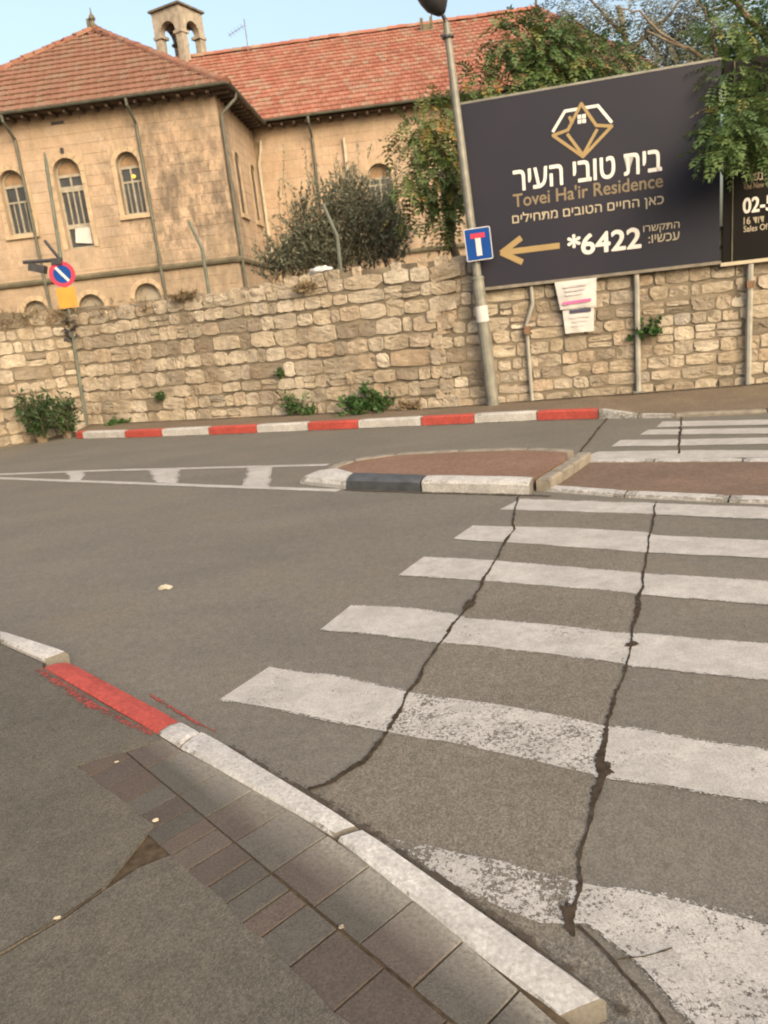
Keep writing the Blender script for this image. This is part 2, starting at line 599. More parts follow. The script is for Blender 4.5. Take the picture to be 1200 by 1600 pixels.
def extend(p, L):
    a, b = Vector((*p[-3], 0)) if len(p) > 2 else Vector((*p[0], 0)), Vector((*p[-1], 0))
    d = (b - a).normalized()
    q = b + d * L
    return list(p) + [(q.x, q.y)]


seamA = [(1.213, 6.483), (0.955, 5.451), (0.575, 4.438), (0.471, 4.14), (0.278, 3.771), (0.027, 3.113), (-0.101, 2.786), (-0.195, 2.596), (-0.306, 2.503), (-0.378, 2.476)]
seamB = [(2.196, 5.806), (1.525, 4.253), (1.157, 3.42), (1.11, 3.285), (0.857, 2.793), (0.711, 2.491), (0.68, 2.354), (0.551, 2.111), (0.438, 1.817), (0.386, 1.694)]
pm = MB()
PZ, SZ, TZ = .002, .005, .0075
ribbon(pm, seamA[:8] + [(-0.30, 2.50), (-.355, 2.43), (-.27, 2.28), (.05, 1.92), (.33, 1.60)], seamB[:7] + [(0.62, 2.24), (0.551, 2.111), (.50, 1.98), (0.438, 1.817), (.40, 1.73), (.36, 1.62)], PZ, 80, .004)
pm.build('road_patch', M['patch'], road)

STRIPES = [
    # far edge, near edge, wear
    ([(-0.665, 3.572), (-0.276, 3.36), (0.044, 3.152), (0.466, 2.931), (0.814, 2.7), (1.324, 2.424)],
     [(-0.892, 3.235), (-0.469, 3.007), (-0.101, 2.786), (0.295, 2.57), (0.664, 2.337), (1.154, 2.102)], .40),
    ([(-0.257, 4.299), (0.09, 4.148), (0.371, 3.952), (0.796, 3.736), (1.187, 3.506), (1.75, 3.231)],
     [(-0.436, 3.961), (-0.074, 3.778), (0.224, 3.596), (0.705, 3.349), (1.034, 3.153), (1.56, 2.871)], .30),
    ([(0.247, 5.07), (0.742, 4.801), (1.188, 4.52), (1.54, 4.295), (2.139, 3.969)],
     [(0.047, 4.727), (0.559, 4.466), (1.09, 4.166), (1.419, 3.962), (1.965, 3.639)], .30),
    ([(0.696, 5.697), (1.416, 5.341), (1.847, 5.073), (1.87, 4.99), (2.488, 4.631)],
     [(0.493, 5.404), (1.103, 5.036), (1.673, 4.658), (2.321, 4.314)], .22),
    ([(1.217, 6.361), (2.122, 5.818), (2.85, 5.36)],
     [(0.97, 6.086), (2.006, 5.503), (2.709, 5.049)], .36),
    ([(2.401, 8.003), (3.129, 7.633), (3.839, 7.193)], [(2.093, 7.7), (2.985, 7.25), (3.7, 6.88)], .3),
    ([(2.816, 8.506), (3.357, 8.188), (4.149, 7.782)], [(2.606, 8.202), (3.219, 7.852), (3.988, 7.476)], .25),
    ([(3.297, 8.957), (4.416, 8.287)], [(3.105, 8.687), (4.252, 7.976)], .25),
    ([(3.654, 9.412), (4.674, 8.777)], [(3.44, 9.065), (4.512, 8.469)], .3),
]


def side(p, line):     # x of a seam at this y
    for a, b in zip(line, line[1:]):
        if min(a[1], b[1]) <= p.y <= max(a[1], b[1]) and a[1] != b[1]:
            return a[0] + (b[0] - a[0]) * (p.y - a[1]) / (b[1] - a[1])
    return None


for i, (a, b, w) in enumerate(STRIPES):
    s_ = MB()

    def wf(p, w=w, i=i):
        xa, xb = side(p, seamA), side(p, seamB)
        if xa and xb and xa < p.x < xb and i < 2:
            return w + .11
        if i == 1 and xa and p.x < xa:
            return w - .16
        return w
    ribbon(s_, extend(a, 2.6), extend(b, 2.6), SZ, 150, .012, w, 5, wf, .035, .42 if i < 2 else .22)
    s_.build('crosswalk_stripe', M['white'], road)
# the stripe at our feet, cut off by the kerb
s_ = MB()
top = extend([(-0.086, 2.15), (0.088, 2.067), (0.282, 1.987), (0.474, 1.876), (0.723, 1.776), (0.932, 1.68)], 2.6)
bot = [(-0.075, 2.10), (0.10, 1.87), (0.30, 1.71), (0.44, 1.70), (.52, 1.56), (.62, 1.22), (2.9, -.1)]
ribbon(s_, top, bot, SZ, 120, .012, .5, 7, lambda p: .54 if p.x < .43 else .47, .04, .3)
s_.build('crosswalk_stripe', M['white'], road)


def seam(name, line, wid, z=.0075, mat='seam', n=420, amp=.02):
    m_ = MB()
    c = [jit(q, amp, 5, 2) for q in resample(line, n)]
    for i in range(n - 1):
        d = (c[i + 1] - c[i]).normalized()
        nn = Vector((-d.y, d.x, 0))
        ws = []
        for k in (i, i + 1):
            q = c[k]
            ws.append(wid * (.16 + .55 * abs(mn.noise(Vector((q.x * 9, q.y * 9, 1)))) + .55 * abs(mn.noise(Vector((q.x * 27, q.y * 27, 4 + k % 1)))) + .5 * abs(mn.noise(Vector((q.x * 83, q.y * 83, 2)))) + 1.3 * max(0, mn.noise(Vector((q.x * 1.9, q.y * 1.9, 9))) - .05)))
        rr = [.75 + .9 * mn.noise(Vector((c[k].x * 61, c[k].y * 61, 8))) for k in (i, i + 1)]
        a0, a1, b0, b1 = c[i] + nn * ws[0], c[i] - nn * ws[0] * rr[0], c[i + 1] + nn * ws[1], c[i + 1] - nn * ws[1] * rr[1]
        m_.quad((a1.x, a1.y, z), (b1.x, b1.y, z), (b0.x, b0.y, z), (a0.x, a0.y, z))
    return m_


sm = seam('s', seamA[:8] + [(-0.195, 2.596)], .016)
sm.build('tar_seam', M['seam'], road)
sm = seam('s', [(-0.185, 2.61), (-0.306, 2.503), (-0.40, 2.47)], .016, .0081, n=60)
sm.build('tar_seam', M['seam'], road)
sm = seam('s', seamB, .014)


def blot(mb, cx, cy, rx, ry, ang, z=.0088, seed=0):
    pts = []
    for k in range(44):
        a = 2 * math.pi * k / 44
        r_ = .8 + .5 * mn.noise(Vector((math.cos(a) * 1.5, math.sin(a) * 1.5, seed))) + .45 * mn.noise(Vector((math.cos(a) * 5, math.sin(a) * 5, seed + 5)))
        x, y = rx * r_ * math.cos(a), ry * r_ * math.sin(a)
        pts.append((cx + x * math.cos(ang) - y * math.sin(ang), cy + x * math.sin(ang) + y * math.cos(ang)))
    fillpoly(mb, pts, z)


blot(sm, 1.145, 3.36, .045, .03, .3, seed=1)
blot(sm, .705, 2.40, .032, .06, .1, seed=2)
blot(sm, .395, 1.74, .020, .065, -.15, seed=3)
sm.build('tar_seam', M['seam'], road)
sm = MB()
blot(sm, .44, 4.10, .035, .11, -.45, seed=4)
sm.build('tar_seam', M['seam'], road)
seam('s', [(0.412, 1.691), (0.476, 1.587), (0.487, 1.546), (0.516, 1.467), (0.536, 1.396), (.56, 1.2)], .007, .0075, n=200).build('crack', M['seam'], road)
seam('s', [(0.49, 1.575), (0.56, 1.58), (0.63, 1.60)], .004, .0085, n=60).build('crack', M['soil'], road)
seam('s', [(3.211, 10.211), (2.107, 7.832)], .022, n=30).build('tar_seam', M['seam'], road)
seam('s', [(4.012, 9.681), (3.055, 7.453)], .020, n=30).build('tar_seam', M['seam'], road)
# worn concrete gutter piece at the end of the near kerb
gm = MB()
fillpoly(gm, [(.30, 1.66), (.36, 1.45), (.44, 1.1), (.575, 1.1), (.535, 1.396), (.505, 1.47), (.475, 1.56), (.40, 1.685)], .0035)
gm.build('gutter_patch', M['gutter'], road)

# hatched markings before the island
hatch = MB()
hf = [(-5.9, 11.10), (-3.944, 10.368), (-0.62, 8.93)]
hn = [(-5.72, 10.82), (-2.647, 8.865), (-0.433, 7.47)]
ribbon(hatch, [(x + .03, y + .05) for x, y in hf], [(x - .02, y - .04) for x, y in hf], .005, 60, .01, .34)
hatch.build('edge_line', M['white'], road)
hatch = MB()
ribbon(hatch, [(x + .03, y + .045) for x, y in hn], [(x - .03, y - .045) for x, y in hn], .005, 60, .01, .30)
hatch.build('edge_line', M['white'], road)
for q in ([(-4.42, 10.52), (-4.08, 10.38), (-3.90, 9.72), (-4.15, 9.90)], [(-3.118, 10.0), (-2.616, 9.78), (-2.40, 8.78), (-2.74, 9.0)], [(-1.673, 9.33), (-1.335, 9.2), (-1.21, 8.04), (-1.55, 8.26)]):
    h_ = MB()
    ribbon(h_, [q[0], q[3]], [q[1], q[2]], .0035, 16, .030, .36, 4, None, .08, .2)
    pass; h_.build('hatch_bar', M['white'], road)

# pavement by the camera
kin = [(-2.311, 4.094), (-1.902, 3.742), (-1.878, 3.683), (-1.408, 3.203), (-1.06, 2.864), (-0.933, 2.731), (-0.277, 2.086), (0.05, 1.675), (0.311, 1.344)]
P0 = Vector((-.93, 2.72, 0))
KD = Vector((.660, -.751, 0)).normalized()
KN = Vector((KD.y, -KD.x, 0))
if KN.x > 0:
    KN = -KN
pv = lambda t, n: (P0 + KD * t + KN * n)
bed = MB()
far_left = [(-9, 7.2), (-4.5, 5.55)]
endp = (P0 + KD * 5.0)
poly = [(-9, 7.2), (-9, -6), (endp.x, -6), (endp.x, endp.y)] + [q for q in reversed(kin)] + [(-3.4, 4.75), (-5.2, 5.7)]
bed.prism(poly, -.02, .0765)
pave = bed.build('pavement', M['soil'], kind='structure')
# asphalt surface of the pavement, two pours that meet in a joint
asp = MB()


def wob(a, b, n=14, amp=.008, seed=0):
    a, b = Vector((a[0], a[1], 0)), Vector((b[0], b[1], 0))
    return [tuple(jit(a.lerp(b, k / (n - 1)), amp if 0 < k < n - 1 else 0, 12, seed)[:2]) for k in range(n)]


BND = .338
iA, iB, iC = pv(-.24, BND), pv(.70, BND), pv(5, BND)
edge_k = [(-1.02, 2.80), (-1.06, 2.852), (-1.408, 3.19), (-1.888, 3.67), (-1.912, 3.73), (-2.32, 4.08), (-3.4, 4.73), (-5.2, 5.68), (-9, 7.18)]
jl = [(-1.30, 1.66), (-1.206, 1.744), (-1.072, 1.864), (-.985, 1.965)]
hole_a, hole_b = (-.905, 2.245), (-.80, 2.085)
up_poly = wob(hole_a, iA[:2], 16, .012, 3) + wob(iA[:2], (-1.02, 2.80), 8, .012)[1:] + edge_k[1:] + [(-9, -3.2), (-1.30, 1.66)] + jl[1:]
asp.prism(list(reversed(up_poly)) if False else up_poly, .03, .086)
lo_poly = [(-.978, 1.952), (-1.065, 1.852), (-1.198, 1.734), (-1.292, 1.65), (-9, -3.22), (-9, -6), (iC.x - 1, -6), (iC.x, iC.y)] + wob(iC[:2], hole_b, 60, .012, 4)[1:] + [(-.90, 2.035)]
asp.prism(lo_poly, .03, .084)
asp.build('asphalt_surface', M['pave'], pave, recalc=True)
seam('s', [(-.99, 1.955), (-1.072, 1.86), (-1.206, 1.742), (-1.9, 1.18), (-2.7, .5)], .005, .088, 'soil', 60, .01).build('joint', M['soil'], pave)


KB = lambda t: -.072 * math.sin(math.pi * min(1, max(0, (t + .05) / 1.95)))


def paver(t0, t1, n0, n1, mat, z=.082, spray=0):
    g_ = .0025 + RNG.random() * .002
    t0, t1, n0, n1 = t0 + g_, t1 - g_, n0 + g_, n1 - g_
    ch = .0012
    atk = n0 < .05
    m_ = MB()
    dz = RNG.uniform(-.0012, .0012)
    ns = [n0, n0 + ch, n0 + ch + .03, n0 + ch + .085, n1 - ch, n1]
    ts = [t0, t0 + ch, t1 - ch, t1]
    tilt, tilt2 = RNG.uniform(-.006, .006), RNG.uniform(-.006, .006)
    idx = {}
    for i, tt in enumerate(ts):
        for j, q in enumerate(ns):
            edge = i in (0, 3) or j in (0, 5)
            p = pv(tt, q + (KB(tt) * (1 - min(1, j / 3)) if atk else 0))
            zz = z + dz + (tt - t0) * tilt + (q - n0) * tilt2 - (.0008 if edge else 0)
            idx[i, j] = len(m_.v)
            if spray and j < 3:
                m_.sp[len(m_.v)] = spray * (1.0, .9, .5)[j] * RNG.uniform(.55, 1.1)
            m_.v.append(Vector((p.x, p.y, zz)))
    for i in range(3):
        for j in range(5):
            m_.f.append((idx[i, j], idx[i, j + 1], idx[i + 1, j + 1], idx[i + 1, j]))
    ring = [idx[i, 0] for i in range(4)] + [idx[3, j] for j in range(1, 6)] + [idx[i, 5] for i in (2, 1, 0)] + [idx[0, j] for j in (4, 3, 2, 1)]
    b = len(m_.v)
    for k in ring:
        q = m_.v[k]
        m_.v.append(Vector((q.x, q.y, .03)))
    for k in range(len(ring)):
        k2 = (k + 1) % len(ring)
        m_.f.append((ring[k], ring[k2], b + k2, b + k))
    m_.t = [RNG.random()] * len(m_.f)
    if not m_.sp:
        m_.sp = {0: 0.0}
    m_.build('paver', mat, pave, recalc=True)


def paver_mat(name, c1, c2):
    m = N(name)
    c = m.ramp(m.noise(5.5, 6, .7), [(.28, c1), (.7, c2)])
    c = m.mix(.7, c, m.ramp(m.attr('tint'), [(0, .78), (1, 1.15)]), 'MULTIPLY')
    c = m.mix(.75, c, m.ramp(m.noise(130, 3, .7), [(.28, .55), (.52, 1.0), (.75, 1.4)]), 'MULTIPLY')
    c = m.mix(m.math('MULTIPLY', m.ramp(m.noise(26, 5, .7), [(.56, 0), (.72, 1)]), .3), c, (.09, .078, .06))
    sp = m.attr('spray')
    grit = m.ramp(m.noise(70, 4, .7), [(.3, .35), (.6, 1)])
    c = m.mix(m.math('MULTIPLY', sp, grit), c, (.22, .21, .185))
    m.color(c)
    m.rough(.9, .2)
    m.bump(m.noise(140, 4, .7), .5, .005)
    return m.m


PB = paver_mat('paver_brown', (0.052, 0.044, 0.040), (0.068, 0.056, 0.049))
PG = paver_mat('paver_grey', (.050, .047, .043), (.062, .058, .052))
PR = paver_mat('paver_reddish', (0.056, 0.045, 0.040), (0.069, 0.055, 0.047))
# beyond t = .8 pavers lie in two rows, before that in one
ts = [-.22, .02, .28, .48, .67, .885]
for a, b in zip(ts, ts[1:]):
    sp0 = .0 if a < 0 else .75
    paver(a, b, .006, .158, RNG.choice([PB, PB, PG]), .083, max(sp0, .5))
    mid_ = a + (b - a) * RNG.uniform(.42, .58)
    paver(a, mid_, .158, .334, RNG.choice([PB, PB, PR]), .083, 0)
    paver(mid_, b, .158, .334, RNG.choice([PB, PG, PB]), .083, 0)
ts1 = [.885] + [1.098 + .2 * k for k in range(17)]
for a, b in zip(ts1, ts1[1:]):
    paver(a, b, .006, .156, RNG.choice([PB, PG, PB, PG]), .083, .8)
seq = [(.885, .985, PG), (.985, 1.07, PR), (1.07, 1.21, PG), (1.21, 1.40, PB), (1.40, 1.62, PB), (1.62, 1.80, PR), (1.80, 2.0, PG)]
for a, b, q in seq:
    paver(a, b, .158, .334, q, .082, 0)
for k in range(10):
    paver(2.0 + .2 * k, 2.2 + .2 * k, .158, .334, RNG.choice([PB, PG, PR]), .082, 0)

# kerbs: one stone each
near_kerb = bpy.data.objects.new('kerb', None)
COL.objects.link(near_kerb)
near_kerb['kind'] = 'structure'


def kerb_stone(parent, quad, z0, z1, mat, wear, label=None, bevel=.012, slope=0.0, zz=None):
    """quad: inner start, inner end, outer end, outer start"""
    m_ = MB()
    n = 10
    a = resample(quad[:2], n)
    b = resample([quad[3], quad[2]], n)
    rows = []
    for i in range(n):
        zt = z1 if zz is None else z1 + (zz - z1) * i / (n - 1)
        p, q = a[i], b[i]
        d = (q - p)
        f = .11 if i in (0, n - 1) else 0
        j1 = RNG.uniform(-.003, .003)
        prof = [(0, z0), (.0, zt - bevel), (.10, zt - .002 + j1 * .3), (.5, zt), (.88, zt - .001 - slope * .6), (1.0, zt - bevel - .006 - slope), (1.0, z0)]
        rows.append([Vector((p.x + d.x * s, p.y + d.y * s, h - (.006 if f and 0 < k < 6 else 0))) for k, (s, h) in enumerate(prof)])
    base = len(m_.v)
    m_.v = [q for r_ in rows for q in r_]
    w7 = 7
    for i in range(n - 1):
        for k in range(w7 - 1):
            m_.f.append((i * w7 + k, i * w7 + k + 1, (i + 1) * w7 + k + 1, (i + 1) * w7 + k))
            m_.t.append(wear + .05 + (.16 if k in (1, 4) else 0) + (.12 if i in (0, n - 2) else 0))
    m_.f.append(tuple(range(w7)))
    m_.f.append(tuple((n - 1) * w7 + k for k in reversed(range(w7))))
    m_.t += [1.0, 1.0]
    o = m_.build('kerb_stone', mat, parent, recalc=True)
    if label:
        o['label'] = label
    return o


KZ = .096
kerb_stone(near_kerb, [(-5.2, 5.7), (-3.4, 4.75), (-3.42, 4.90), (-5.2, 5.86)], -.02, KZ, M['kwhite'], .3)
kerb_stone(near_kerb, [(-3.38, 4.74), (-2.318, 4.098), (-2.39, 4.256), (-3.40, 4.89)], -.02, KZ, M['kred'], .3)
kerb_stone(near_kerb, [(-2.311, 4.094), (-1.905, 3.742), (-1.808, 3.82), (-2.385, 4.252)], -.02, KZ + .012, M['kwhite'], .28)
kerb_stone(near_kerb, [(-1.885, 3.675), (-1.065, 2.868), (-0.985, 2.972), (-1.765, 3.735)], -.02, KZ - .004, M['kred'], .16, 'red painted kerb stone', slope=.02)
kerb_stone(near_kerb, [(-1.06, 2.862), (-0.938, 2.738), (-0.862, 2.848), (-0.980, 2.966)], -.02, KZ - .004, M['kwhite'], .34, slope=.02)
kerb_stone(near_kerb, [(-0.930, 2.728), (-0.280, 2.092), (-0.197, 2.122), (-0.853, 2.838)], -.02, KZ, M['kwhite'], .26)
kerb_stone(near_kerb, [(-0.262, 2.064), (0.272, 1.380), (0.402, 1.418), (-0.172, 2.090)], -.02, KZ + .006, M['kwhite'], .20, zz=KZ - .012)
# dropped kerb beyond the end face
kerb_stone(near_kerb, [(.335, 1.30), (.75, .80), (.87, .88), (.47, 1.385)], -.02, .035, M['kwhite'], .4)
kerb_stone(near_kerb, [(.76, .79), (1.35, .10), (1.47, .18), (.88, .87)], -.02, .03, M['kgrey'], .4)
# red paint that ran onto the road by the red stone
rp = MB()
ribbon(rp, [(-1.269, 3.419), (-1.103, 3.244), (-0.964, 3.098), (-0.843, 2.975)], [(-1.24, 3.348), (-1.081, 3.18), (-0.949, 3.045), (-0.845, 2.955)], .005, 40, .010, .52, 14, None, .12, .3)
rp.build('paint_spill', M['redspray'], road)
rp = MB()
ribbon(rp, [(-1.875, 3.685), (-1.40, 3.20), (-1.06, 2.868)], [(-1.945, 3.62), (-1.49, 3.150), (-1.10, 2.832)], .0885, 60, .014, .60, 12, None, .16, .3)
rp.build('paint_spill', M['redspray'], pave)

# far kerb and pavement
far = bpy.data.objects.new('kerb', None)
COL.objects.link(far)
far['kind'] = 'structure'
FK = [(-5.738, 14.465), (-5.56, 14.33), (-4.572, 13.746), (-3.784, 13.351), (-2.86, 12.926), (-1.968, 12.508), (-1.079, 12.11), (-0.258, 11.72), (0.708, 11.32), (1.47, 10.98), (2.32, 10.62), (3.072, 10.191)]
nk = Vector((.42, .905, 0)) * .16
mats = ['kred', 'kwhite', 'kred', 'kwhite', 'kred', 'kwhite', 'kred', 'kwhite', 'kred', 'kwhite', 'kred']
FK2 = resample(FK, 12)
FKP = [Vector((*q, 0)) for q in FK]
for i in range(11):
    a, b = FKP[i], FKP[i + 1]
    d = (b - a).normalized() * .006
    a, b = a + d, b - d
    kerb_stone(far, [(a + nk)[:2], (b + nk)[:2], b[:2], a[:2]], -.02, .13, M[mats[i]], .22 if i % 2 else .18)
fr = [Vector((3.072, 10.191, 0)), Vector((3.50, 9.86, 0)), Vector((3.90, 9.60, 0)), Vector((4.9, 9.22, 0)), Vector((5.9, 8.85, 0)), Vector((6.9, 8.5, 0)), Vector((8.0, 8.1, 0))]
for i in range(6):
    a, b = fr[i], fr[i + 1]
    d = (b - a).normalized() * .006
    h0, h1 = (.13, .05) if i == 0 else (.05, .04)
    kerb_stone(far, [(a + d + nk)[:2], (b - d + nk)[:2], (b - d)[:2], (a + d)[:2]], -.02, h0, M['kwhite' if i < 2 else 'kgrey'], .5, zz=h1)
fp = MB()
front = [q + nk * 1.02 for q in FKP] + [q + nk * 1.02 for q in fr[1:]]
rear = [W1 + nb(DM) * .1 + Vector((0, 0, 0))] + [W1.lerp(W2, k / 10) + nb(DM) * .1 for k in range(1, 11)] + [W2 + DR * 1.2 * k + nb(DR) * .1 for k in range(1, 8)]
front[0] = front[0] + Vector((-.15, .12, 0))
for i in range(len(front) - 1):
    hz = .118 if i < 11 else (.10 if i == 11 else .045)
    h2 = .118 if i + 1 < 11 else (.118 if i + 1 == 11 else .045)
    a, b, c, d = front[i], front[i + 1], rear[i + 1], rear[i]
    hz = .118 if i <= 11 else .045
    fp.quad((a.x, a.y, hz), (b.x, b.y, h2), (c.x, c.y, .125), (d.x, d.y, .125))
    # skirt on the road side
    fp.quad((a.x, a.y, -.02), (b.x, b.y, -.02), (b.x, b.y, h2), (a.x, a.y, hz))
q = [front[0], rear[0]]
fp.quad((q[1].x, q[1].y, -.02), (q[0].x, q[0].y, -.02), (q[0].x, q[0].y, .118), (q[1].x, q[1].y, .125))
farpave = fp.build('pavement', M['farpave'], kind='structure')

# traffic island and the path through it
isl = bpy.data.objects.new('traffic_island', None)
COL.objects.link(isl)
isl['kind'] = 'structure'
top = MB()
itop = [(-0.27, 7.72), (0.465, 7.22), (1.395, 6.65), (1.89, 7.36), (1.96, 7.62), (1.6, 7.98), (.9, 8.30), (.2, 8.50), (-.25, 8.42), (-.45, 8.15)]
top.prism(itop, -.02, .112)
top.build('paving', M['median'], isl, recalc=True)
kerb_stone(isl, [(-0.46, 8.12), (-0.275, 7.74), (-0.36, 7.51), (-0.88, 8.02)], -.02, .125, M['kwhite'], .3, 'white painted nose stone', slope=.07)
kerb_stone(isl, [(-0.265, 7.735), (0.455, 7.235), (0.370, 7.045), (-0.350, 7.505)], -.02, .128, M['kblack'], .3, 'black painted kerb stone', slope=.02)
kerb_stone(isl, [(0.475, 7.222), (1.395, 6.655), (1.315, 6.475), (0.390, 7.032)], -.02, .128, M['kwhite'], .22, 'white painted kerb stone', slope=.02)
for a, b in (((1.40, 6.58), (1.58, 6.84)), ((1.585, 6.848), (1.76, 7.10)), ((1.765, 7.108), (1.94, 7.37)), ((1.945, 7.378), (2.06, 7.56))):
    off = (.115, -.06)
    kerb_stone(isl, [a, b, (b[0] + off[0], b[1] + off[1]), (a[0] + off[0], a[1] + off[1])], -.02, .118, M['kgrey'], .3)
for a, b in (((-.47, 8.16), (-.27, 8.46)), ((-.26, 8.465), (.2, 8.53)), ((.21, 8.53), (.9, 8.33)), ((.91, 8.325), (1.6, 8.01)), ((1.61, 8.0), (1.97, 7.65))):
    d = (Vector((*b, 0)) - Vector((*a, 0))).normalized()
    o_ = Vector((-d.y, d.x, 0)) * .13
    kerb_stone(isl, [a, b, (b[0] + o_.x, b[1] + o_.y), (a[0] + o_.x, a[1] + o_.y)], -.02, .114, M['kgrey'], .3)
pth = MB()
pA = [(1.50, 6.72), (2.24, 6.06), (2.98, 5.56), (6.2, 3.6)]
pB = [(1.99, 7.53), (2.75, 7.13), (3.58, 6.66), (6.8, 4.8)]
ra, rb = resample(pA, 30), resample(pB, 30)
for i in range(29):
    pth.quad((ra[i].x, ra[i].y, .018), (ra[i + 1].x, ra[i + 1].y, .018), (rb[i + 1].x, rb[i + 1].y, .018), (rb[i].x, rb[i].y, .018))
    for k, s in ((ra, 1), (rb, -1)):
        pass
pth.build('path', M['medianpath'], kind='structure')
flush = bpy.data.objects.new('kerb', None)
COL.objects.link(flush)
flush['kind'] = 'structure'
for line, off, h in ((pA, (-.085, -.135), .030), (pB, (.075, .14), .028)):
    rs = resample(line, 8)
    for i in range(7):
        a, b = rs[i], rs[i + 1]
        d = (b - a).normalized() * .008
        a, b = a + d, b - d
        q1 = [a[:2], b[:2], (b.x + off[0], b.y + off[1]), (a.x + off[0], a.y + off[1])]
        kerb_stone(flush, q1, -.02, h, M['kwhite'], .42, bevel=.008)


# dirt gathered at the foot of the wall and along the kerbs
dm_ = MB()
foot = [(W1 - nb(DM) * .02)[:2], (W2 - nb(DM) * .02)[:2], (W2 + DR * 6.5 - nb(DR) * .02)[:2]]
foot2 = [(W1 - nb(DM) * .24)[:2], (W2 - nb(DM) * .26)[:2], (W2 + DR * 6.5 - nb(DR) * .22)[:2]]
ribbon(dm_, foot, foot2, .1285, 160, .07, .50, 3, None, .2, .3)
dm_.build('dirt', M['dirt'], farpave)
dm_ = MB()
ribbon(dm_, FK, [(x - .03, y - .075) for x, y in FK], .006, 160, .02, .50, 4, None, .22, .25)
ribbon(dm_, [(-0.36, 7.505), (0.38, 7.03), (1.32, 6.47), (1.48, 6.36)], [(-0.39, 7.44), (0.345, 6.97), (1.29, 6.41), (1.45, 6.30)], .0095, 80, .015, .46, 5, None, .22, .25)
ribbon(dm_, [(-.80, 2.80), (-.16, 2.12), (.44, 1.41)], [(-.75, 2.84), (-.11, 2.17), (.49, 1.44)], .0095, 80, .02, .48, 5, None, .22, .25)
dm_.build('dirt', M['dirt'], road)


# ------------------------------------------------------------------ rubble wall
wall = thing('stone_wall', 'long rough rubble stone wall of cream blocks behind the far pavement', 'wall', (W1.x, W1.y, 0))


def wall_top(seg, s):
    if seg == 0:
        return 2.50 + .06 * mn.noise(Vector((s * 1.2, 3, 0)))
    if seg == 1:
        base = 2.50 - .14 * min(1, max(0, s / 2.2)) + (.10 if s > 4.3 else 0) * min(1, (s - 4.3) / 1.2 if s > 4.3 else 0)
        return base + .035 * mn.noise(Vector((s * 1.7, 1, 0)))
    return 2.44 + .03 * mn.noise(Vector((s * 1.4, 5, 0)))


SEGS = [(W00, DL, 5 + (W1 - W0).length), (W1, DM, (W2 - W1).length), (W2, DR, 24.0)]
core = MB()
for k, (o0, d, L) in enumerate(SEGS):
    nB = nb(d)
    n = 40
    for i in range(n):
        s0, s1 = L * i / n, L * (i + 1) / n
        t0, t1 = wall_top(k, s0) - .05, wall_top(k, s1) - .05
        a, b = o0 + d * s0, o0 + d * s1
        core.quad(a - Z * .1, b - Z * .1, b + Z * t1, a + Z * t0)
        core.quad(a + Z * t0, b + Z * t1, b + nB * .45 + Z * (t1 + .02), a + nB * .45 + Z * (t0 + .02))
        core.quad(b + nB * .45 - Z * .1, a + nB * .45 - Z * .1, a + nB * .45 + Z * (t0 + .02), b + nB * .45 + Z * (t1 + .02))
core.build('core', M['mortar'], wall)


def rubble(mb, o0, d, s0, s1, z0, z1, proud, tint, rng):
    """one weathered block: rounded outline, uneven face"""
    nF = -nb(d)
    cx, cz, hx, hz = (s0 + s1) / 2, (z0 + z1) / 2, (s1 - s0) / 2, (z1 - z0) / 2
    K = 14
    tx, tz = rng.uniform(-.010, .010), rng.uniform(-.010, .010)
    chip = rng.randrange(K) if rng.random() < .5 else -1
    rad = min(hx, hz)
    rot = rng.uniform(-.05, .05)
    outl = []
    for k in range(K):
        a = 2 * math.pi * (k + .5) / K
        # super-ellipse
        ca, sa = math.cos(a), math.sin(a)
        p = 12 if rng.random() < .7 else 5
        r_ = (abs(ca) ** p + abs(sa) ** p) ** (-1 / p)
        u, w = hx * r_ * ca, hz * r_ * sa
        u += rng.uniform(-.10, .06) * rad
        w += rng.uniform(-.10, .06) * rad
        if k == chip:
            u, w = u * .84, w * .84
        outl.append((u - w * rot, w + u * rot))
    vs, fs = [], []
    for sc, dep in ((1.0, -.03), (.996, proud * .6), (.965, proud), (.50, proud)):
        for (u, w) in outl:
            if sc < .95:
                dd = dep + rng.uniform(-.010, .008)
            else:
                dd = dep
            sx = max(0.2, 1 - (1 - sc) * rad / hx * (1 if sc > .6 else 1.0)) if sc > .6 else sc
            sz = max(0.2, 1 - (1 - sc) * rad / hz) if sc > .6 else sc
            if sc < .99:
                dd += tx * u / hx + tz * w / hz
            vs.append(o0 + d * (cx + u * sx) + Z * (cz + w * sz) + nF * dd)
    for L in range(3):
        for k in range(K):
            k2 = (k + 1) % K
            fs.append((L * K + k, L * K + k2, (L + 1) * K + k2, (L + 1) * K + k))
    fs.append(tuple(3 * K + k for k in range(K)))
    mb.add(vs, fs, tint)


